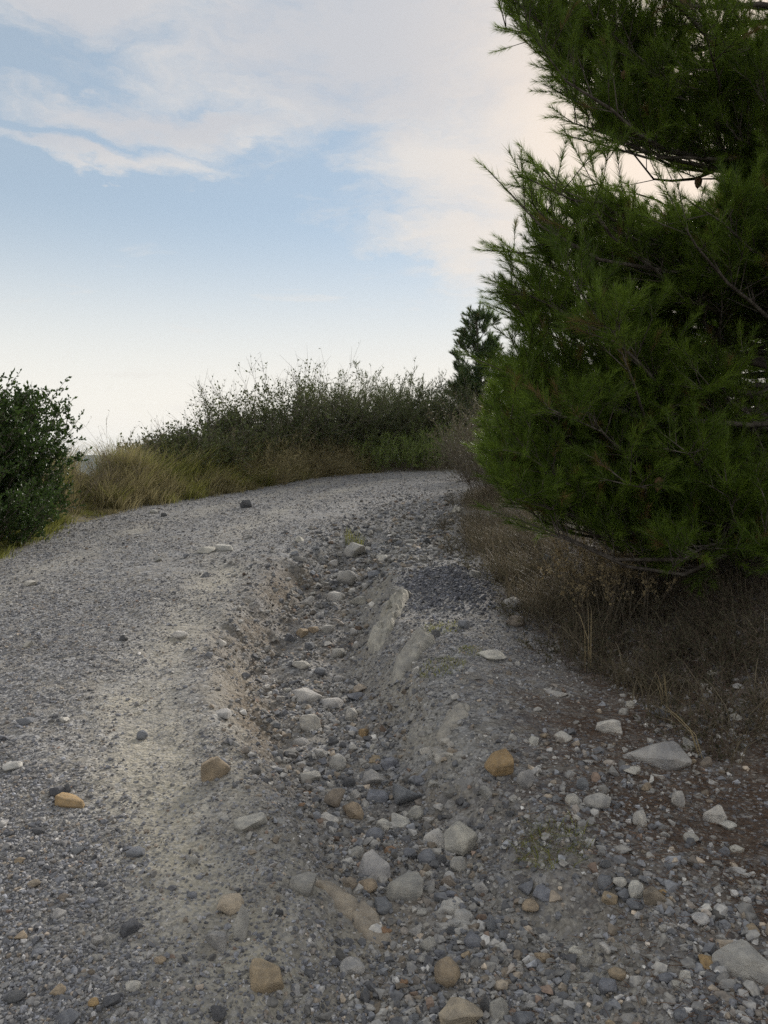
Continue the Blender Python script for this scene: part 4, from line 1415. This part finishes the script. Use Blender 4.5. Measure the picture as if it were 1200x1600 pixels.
def grass(name, label, x, y, h, mat, rng, lean=(0, 0), width=.006, droop=.5, tint=None, kind='stuff'):
    V, Q, T = blade_mesh(x, y, h, lean, rng, width, droop)
    if tint is None: tint = rng.uniform(0, 1, len(x))
    o = obj(name, mesh_np(name, V, F3=T, F4=Q, attrs={'tint': np.repeat(np.clip(tint, 0, 1), 7)}), mat)
    tag(o, label, kind=kind)
    return o


def build_plants():
    rng = np.random.default_rng(31)
    # left of the track
    shrub('evergreen_bush', 'dark green leafy bush at the left edge of the track', 'bush', 0, 0, 0, 1.80, rng, stems=190, spread=.66, foot=.70, twigs=28, twig_len=.26, t0=.06, leaves=15,
          leaf=(.052, .028), random_h=.35, up=.15, lmat=M_MASTIC, loc=(-5.38, 9.5), stem_r=.009, curve=.3)
    shrub('evergreen_bush', 'low dark green bush crouching in front of the leafy bush at left', 'bush', 0, 0, 0, 1.0, rng, stems=90, spread=.9, foot=.55, twigs=20, twig_len=.22, t0=.05, leaves=15,
          leaf=(.042, .021), random_h=.5, lmat=M_MASTIC, loc=(-4.72, 8.7), stem_r=.007, curve=.3)
    shrub('evergreen_bush', 'dark bush cut off by the left picture edge', 'bush', 0, 0, 0, 1.7, rng, stems=70, spread=.7, foot=.6, twigs=18, twig_len=.24, t0=.1, leaves=8,
          leaf=(.036, .017), lmat=M_MASTIC, loc=(-6.3, 9.0), stem_r=.009)
    shrub('evergreen_bush', 'low dark bush at the right foot of the leafy bush at left', 'bush', 0, 0, 0, .85, rng, stems=70, spread=.9, foot=.4, twigs=18, twig_len=.2, t0=.05, leaves=14,
          leaf=(.044, .022), lmat=M_MASTIC, loc=(-4.92, 9.9), stem_r=.007, curve=.3, random_h=.5)
    for i, (px, d, hh, lab) in enumerate([(112, 11.2, 1.35, 'thin dry weed stalk rising beside the leafy bush at left'), (140, 12.0, 1.1, 'thin dry weed stalk over the gap that shows the far hills'),
                                          (186, 12.8, 1.45, 'tall wiry weed stalk over the left end of the grass bank'), (238, 13.8, 1.2, 'wiry weed with arching tips over the grass bank'),
                                          (165, 12.3, .9, 'short green weed stalk at the left end of the grass bank')]):
        shrub('dry_weed', lab, 'weed', px, 745, d, hh, rng, stems=7, spread=.45, foot=.12, twigs=7, twig_len=.28, t0=.35, leaves=2, leaf=(.03, .012), lmat=M_DRYLEAF, smat=M_DRYTWIG,
              stem_r=.0045, curve=.7, group='dry weeds on the left bank')
    # tall grass on the bank
    P = np.array(ROAD_L)
    nc = 1500
    sel = rng.uniform(7.0, 20.5, nc)
    off = rng.gamma(1.7, .52, nc)
    ok = (off < 3.0) & (rng.random(nc) < np.interp(sel, [7, 10.4, 11.6], [.5, .6, 1.0]))
    sel, off = sel[ok], off[ok]
    cx, cy = np.interp(sel, P[:, 1], P[:, 0]) - off, sel + off * .35 * (sel > 11)
    gp = 600 + F * cx / cy
    gap = (gp > 108) & (gp < 158) & (cy > 10.6)          # the bank is bare here and the far hills show
    ch = np.where(gap, .25, 1.0) * rng.uniform(.35, .95, len(cx)) * np.interp(off, [0, .25, .8, 2.5], [.28, .6, 1.0, 1.1]) * np.interp(cy, [7, 11, 12.2], [.45, .5, 1.0])
    cg = fbm(cx * .8 + 4, cy * .8, 113, 3) + rng.normal(0, .25, len(cx)) + 1.2 * (cy < 10.6)
    ct = rng.uniform(.1, .9, len(cx))
    k = np.repeat(np.arange(len(cx)), 62)
    a = rng.uniform(0, 6.283, len(k)); q = np.abs(rng.normal(0, .10, len(k)))
    x, y = cx[k] + np.cos(a) * q, cy[k] + np.sin(a) * q
    h = ch[k] * rng.uniform(.35, 1.1, len(k))
    lean = np.stack([np.cos(a), np.sin(a)], 1) * rng.uniform(.1, .75, (len(k), 1)) + np.array([[.14, -.05]])
    tint = (ct[k] + rng.normal(0, .17, len(k))) * np.where(cy[k] < 10.6, .4, 1.0)
    green = (cg > .22)[k]
    grass('tall_dry_grass', 'tall straw-coloured grass leaning over the left bank', x[~green], y[~green], h[~green], M_GRASS, rng, lean[~green], .009, .35, tint[~green])
    grass('tall_green_grass', 'yellow-green grass tufts on the left bank', x[green], y[green], h[green], M_GRASSG, rng, lean[green], .009, .35, tint[green])
    # shrubs along the far side of the bend
    far = [  # px, d, height, kind, label
        (268, 15.4, .75, 'thorn', 'lowest dark shrub in the grass at the far left of the shrub row'),
        (308, 16.2, .95, 'thorn', 'low dark shrub rising behind the grass bank'),
        (352, 17.2, 1.3, 'thorn', 'small dark thorny shrub at the left end of the shrub row'),
        (395, 18.5, 2.1, 'thorn', 'dark thorny shrub with bare twigs spreading left'),
        (440, 19.4, 2.85, 'thorn', 'tallest thorny shrub with feathery bare tips against the sky'),
        (495, 20.3, 2.7, 'thorn', 'dark shrub with reddish bare twigs right of the tallest thorny shrub'),
        (545, 21.6, 2.40, 'broom', 'dense brown-green shrub in the middle of the far row'),
        (598, 22.6, 2.7, 'broom', 'dense rounded dark shrub at the highest part of the far row'),
        (650, 23.8, 2.7, 'broom', 'dark brush with spiky green tops left of the far pine'),
        (695, 24.8, 2.6, 'broom', 'dark brush at the foot of the far pine'),
        (760, 24.4, 2.70, 'broom', 'dark brush behind the dry brown shrub at the bend'),
    ]
    for px, d, hh, kind, lab in far:
        if kind == 'thorn':
            shrub('thorny_shrub', lab, 'shrub', px, 745, d, hh, rng, stems=80, spread=.95, foot=.6, twigs=20, twig_len=.45, t0=.08, leaves=14, leaf=(.062, .036), up=.2, random_h=.55, lmat=M_DARKLEAF,
                  stem_r=.008, curve=.5, top_bare=.93, group='shrubs along the far side of the bend')
        else:
            shrub('dense_shrub', lab, 'shrub', px, 745, d, hh, rng, stems=130, spread=.75, foot=.75, twigs=20, twig_len=.40, t0=.05, leaves=11, leaf=(.10, .020), random_h=.5, leaf_kind='needle', lmat=M_DARKLEAF,
                  stem_r=.007, curve=.5, up=.35, group='shrubs along the far side of the bend')
    for px, d, hh, lab in [(575, 20.65, .95, 'low green shrub at the foot of the dense rounded shrub'), (625, 21.2, .85, 'low green shrub in the middle of the far road edge'),
                           (662, 21.6, 1.1, 'bright green feathery shrub at the far road edge'), (705, 22.1, 1.4, 'tall bright green feathery shrub beside the far bend'),
                           (735, 22.4, 1.2, 'green feathery shrub where the track disappears')]:
        shrub('green_broom', lab, 'shrub', px, 745, d, hh, rng, stems=75, spread=.65, foot=.5, twigs=9, twig_len=.28, t0=.1, leaves=9, leaf=(.10, .013), leaf_kind='needle', lmat=M_BROOM,
              smat=M_TWIG, stem_r=.005, up=.9, group='green shrubs at the far road edge')
    for px, d, hh, lab in [(455, 18.3, 1.15, 'drooping brown grass clump below the tallest thorny shrub'), (405, 16.6, 1.0, 'drooping dry grass clump at the foot of the thorny shrubs'),
                           (505, 19.3, .9, 'brown grass clump at the end of the grass bank')]:
        shrub('grass_clump', lab, 'grass clump', px, 745, d, hh, rng, stems=420, spread=1.2, foot=.55, twigs=1, twig_len=.2, t0=.6, leaves=2, leaf=(.16, .007), leaf_kind='needle', lmat=M_GRASS,
              smat=M_STRAWSTEM, stem_r=.003, curve=1.6, group='brown grass clumps before the shrub row')
    # dry shrubs on the right of the bend
    for px, d, hh, lab in [(770, 15.0, 2.05, 'dry brown shrub leaning out beside the large pine'), (812, 13.2, 1.7, 'dry brown shrub partly behind the large pine'), (748, 17.6, 1.2, 'low dry shrub at the inner edge of the bend')]:
        shrub('dry_shrub', lab, 'shrub', px, 745, d, hh, rng, stems=80, spread=.75, foot=.5, twigs=14, twig_len=.36, t0=.15, leaves=6, leaf=(.045, .02), lmat=M_BRUSHLEAF, smat=M_TWIG,
              stem_r=.006, curve=.5, group='dry shrubs on the inner side of the bend')
    # low brush along the right verge, from the bend towards the camera
    verge = [
        (745, 12.6, .50, 'sparse dry brush on the inner verge by the bend'), (735, 10.4, .42, 'grey dry brush on the verge left of the pine'),
        (785, 9.4, .48, 'brown dry brush under the left limbs of the pine'), (760, 8.3, .38, 'thin dry brush behind the dark gravel'),
        (840, 7.8, .50, 'dry brush in the shade under the pine'), (815, 6.9, .36, 'low dry brush right of the dark gravel'),
        (900, 6.4, .55, 'dark dry brush below the drooping pine limbs'), (880, 5.6, .40, 'grassy dry brush at the edge of the pine shade'),
        (985, 5.7, .60, 'dark brush between the pine limbs and the litter'), (1085, 5.4, .70, 'dark brush around the foot of the large pine'),
        (960, 4.8, .42, 'tangled dry brush behind the pale stone by the brush'), (1060, 4.5, .48, 'tangled dry brush behind the large streaked slab'),
        (1150, 4.2, .55, 'tangled dry brush right of the large streaked slab'), (1190, 3.7, .42, 'brown dry tangle at the right picture edge'),
        (1230, 4.6, .75, 'dark brush beyond the right picture edge'),
    ]
    for px, d, hh, lab in verge:
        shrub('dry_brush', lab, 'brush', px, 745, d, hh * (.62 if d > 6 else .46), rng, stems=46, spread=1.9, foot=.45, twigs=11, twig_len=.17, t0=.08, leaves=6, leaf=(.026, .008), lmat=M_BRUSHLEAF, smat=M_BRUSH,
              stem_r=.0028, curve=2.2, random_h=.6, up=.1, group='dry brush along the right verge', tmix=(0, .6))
    # dried flower heads
    for px, d, hh, lab in [(938, 5.15, .62, 'dry seed heads on brown stalks in front of the pine'), (905, 5.9, .60, 'pale dry seed heads under the left pine limbs'), (985, 5.2, .72, 'pale dry flower heads hanging below the pine')]:
        shrub('dry_flower', lab, 'dry flowers', px, 745, d, hh, rng, stems=22, spread=.55, foot=.14, twigs=6, twig_len=.10, t0=.6, leaves=5, leaf=(.022, .017), lmat=M_STRAW, smat=M_DRYTWIG,
              stem_r=.0026, curve=.6, group='dry flowers below the pine')
    # grass on the right verge
    def patch(name, lab, px, py, r, n, hh, mat, droop=.8, w=.004, ry=None):
        g = on_ground(px, py)
        a = rng.uniform(0, 6.283, n); q = np.sqrt(rng.random(n)) * r
        x, y = g[0] + np.cos(a) * q, g[1] + np.sin(a) * q * (ry or 1)
        V, Q, T = blade_mesh(x, y, hh * rng.uniform(.4, 1.1, n), (0, 0), rng, w, droop)
        o = obj(name, mesh_np(name, V, F3=T, F4=Q, attrs={'tint': np.repeat(rng.random(n), 7)}), mat)
        return o
    tag(patch('grass_tuft', '', 862, 1325, .13, 300, .06, M_GRASSG, 2.6, .0026), 'low olive grass tuft in the litter right of the large pale block', 'grass tuft', 'grass tufts near the gully')
    tag(patch('grass_tuft', '', 830, 1305, .10, 70, .06, M_STRAW, 3.0, .0022), 'pale straw wisps behind the low olive grass tuft', 'grass tuft', 'grass tufts near the gully')
    tag(patch('grass_tuft', '', 690, 980, .16, 260, .045, M_GRASSG, 1.2, .0035), 'mossy green tuft on the mound above the pale crest', 'grass tuft', 'grass tufts near the gully')
    tag(patch('grass_tuft', '', 690, 1040, .14, 260, .045, M_GRASSG, 1.2, .0035), 'mossy green tuft on the mound nearer the camera', 'grass tuft', 'grass tufts near the gully')
    tag(patch('grass_tuft', '', 735, 1018, .10, 120, .045, M_GRASSG, 1.2, .0035), 'small tuft left of the thin whitish slab', 'grass tuft', 'grass tufts near the gully')
    tag(patch('grass_tuft', '', 553, 850, .12, 60, .22, M_GRASSG, .6, .006), 'small green weed in the stones above the gully', 'grass tuft', 'grass tufts near the gully')
    # straw on the verge and the long stalks in the shade
    n = 30000
    y = rng.uniform(3.2, 17, n)
    e = np.interp(y, [p[1] for p in ROAD_R], [p[0] for p in ROAD_R])
    x = e + rng.gamma(1.6, .38, n) - .02
    m = rng.random(n) < np.clip(.45 + fbm(x * 1.7, y * 1.7, 121, 3), .05, 1)
    x, y = x[m], y[m]
    grass('verge_grass', 'thin dry grass along the right verge', x, y, rng.uniform(.06, .32, len(x)), M_DRYLEAF, rng, (-.1, -.1), .0045, 1.3, np.clip(.25 + .75 * rng.random(len(x)) ** 1.5, 0, 1))
    for px, py, hh, ln, lab in [(924, 1050, .62, (-.2, -.05), 'single long straw stalk standing in front of the brush'), (1045, 1110, .30, (-.1, 0), 'single straw stalk before the large streaked slab'),
                                (1100, 1185, .42, (-.8, .1), 'straw stalk bending over the large streaked slab'), (1195, 1140, .30, (.1, -.1), 'straw stalk with seed head at the right picture edge')]:
        g = on_ground(px, py)
        nn = 5
        V, Q, T = blade_mesh(g[0] + rng.normal(0, .02, nn), g[1] + rng.normal(0, .02, nn), hh * rng.uniform(.6, 1.0, nn), ln, rng, .006, .35)
        tag(obj('straw_stalk', mesh_np('straw_stalk', V, F3=T, F4=Q, attrs={'tint': np.full(len(V), .8)}), M_STRAW), lab, 'grass stalk', 'straw stalks in the pine shade')
    # fallen needles
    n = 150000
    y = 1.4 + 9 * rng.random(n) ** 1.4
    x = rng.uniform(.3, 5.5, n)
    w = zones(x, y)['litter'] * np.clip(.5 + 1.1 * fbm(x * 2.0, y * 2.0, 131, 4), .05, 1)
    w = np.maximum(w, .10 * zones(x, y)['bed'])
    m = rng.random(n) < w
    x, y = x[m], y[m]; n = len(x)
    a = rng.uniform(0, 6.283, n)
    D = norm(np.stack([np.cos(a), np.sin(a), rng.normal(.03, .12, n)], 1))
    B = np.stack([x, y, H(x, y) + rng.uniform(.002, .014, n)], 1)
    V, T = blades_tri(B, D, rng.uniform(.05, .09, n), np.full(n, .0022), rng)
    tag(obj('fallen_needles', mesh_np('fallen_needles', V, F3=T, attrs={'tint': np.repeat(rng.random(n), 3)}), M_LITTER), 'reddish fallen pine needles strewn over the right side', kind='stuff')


build_plants()

# ------------------------------------------------------------------ the air between here and the far hills
def build_haze():
    bm = bmesh.new()
    bmesh.ops.create_cube(bm, size=1.0)
    me = bpy.data.meshes.new('haze')
    bm.to_mesh(me); bm.free()
    m = bpy.data.materials.new('haze')
    m.use_nodes = True
    t = m.node_tree
    t.nodes.clear()
    out = t.nodes.new('ShaderNodeOutputMaterial')
    v = t.nodes.new('ShaderNodeVolumePrincipled')
    v.inputs['Color'].default_value = (.68, .81, .97, 1)
    v.inputs['Density'].default_value = .00010
    v.inputs['Anisotropy'].default_value = .2
    t.links.new(v.outputs[0], out.inputs['Volume'])
    me.materials.append(m)
    o = bpy.data.objects.new('haze', me)
    COL.objects.link(o)
    lo, hi = -110.0, 130.0
    o.scale = (7200, 7200, hi - lo)
    o.location = (0, 0, (lo + hi) / 2)
    tag(o, 'pale blue haze over the distant hills', kind='stuff')


build_haze()
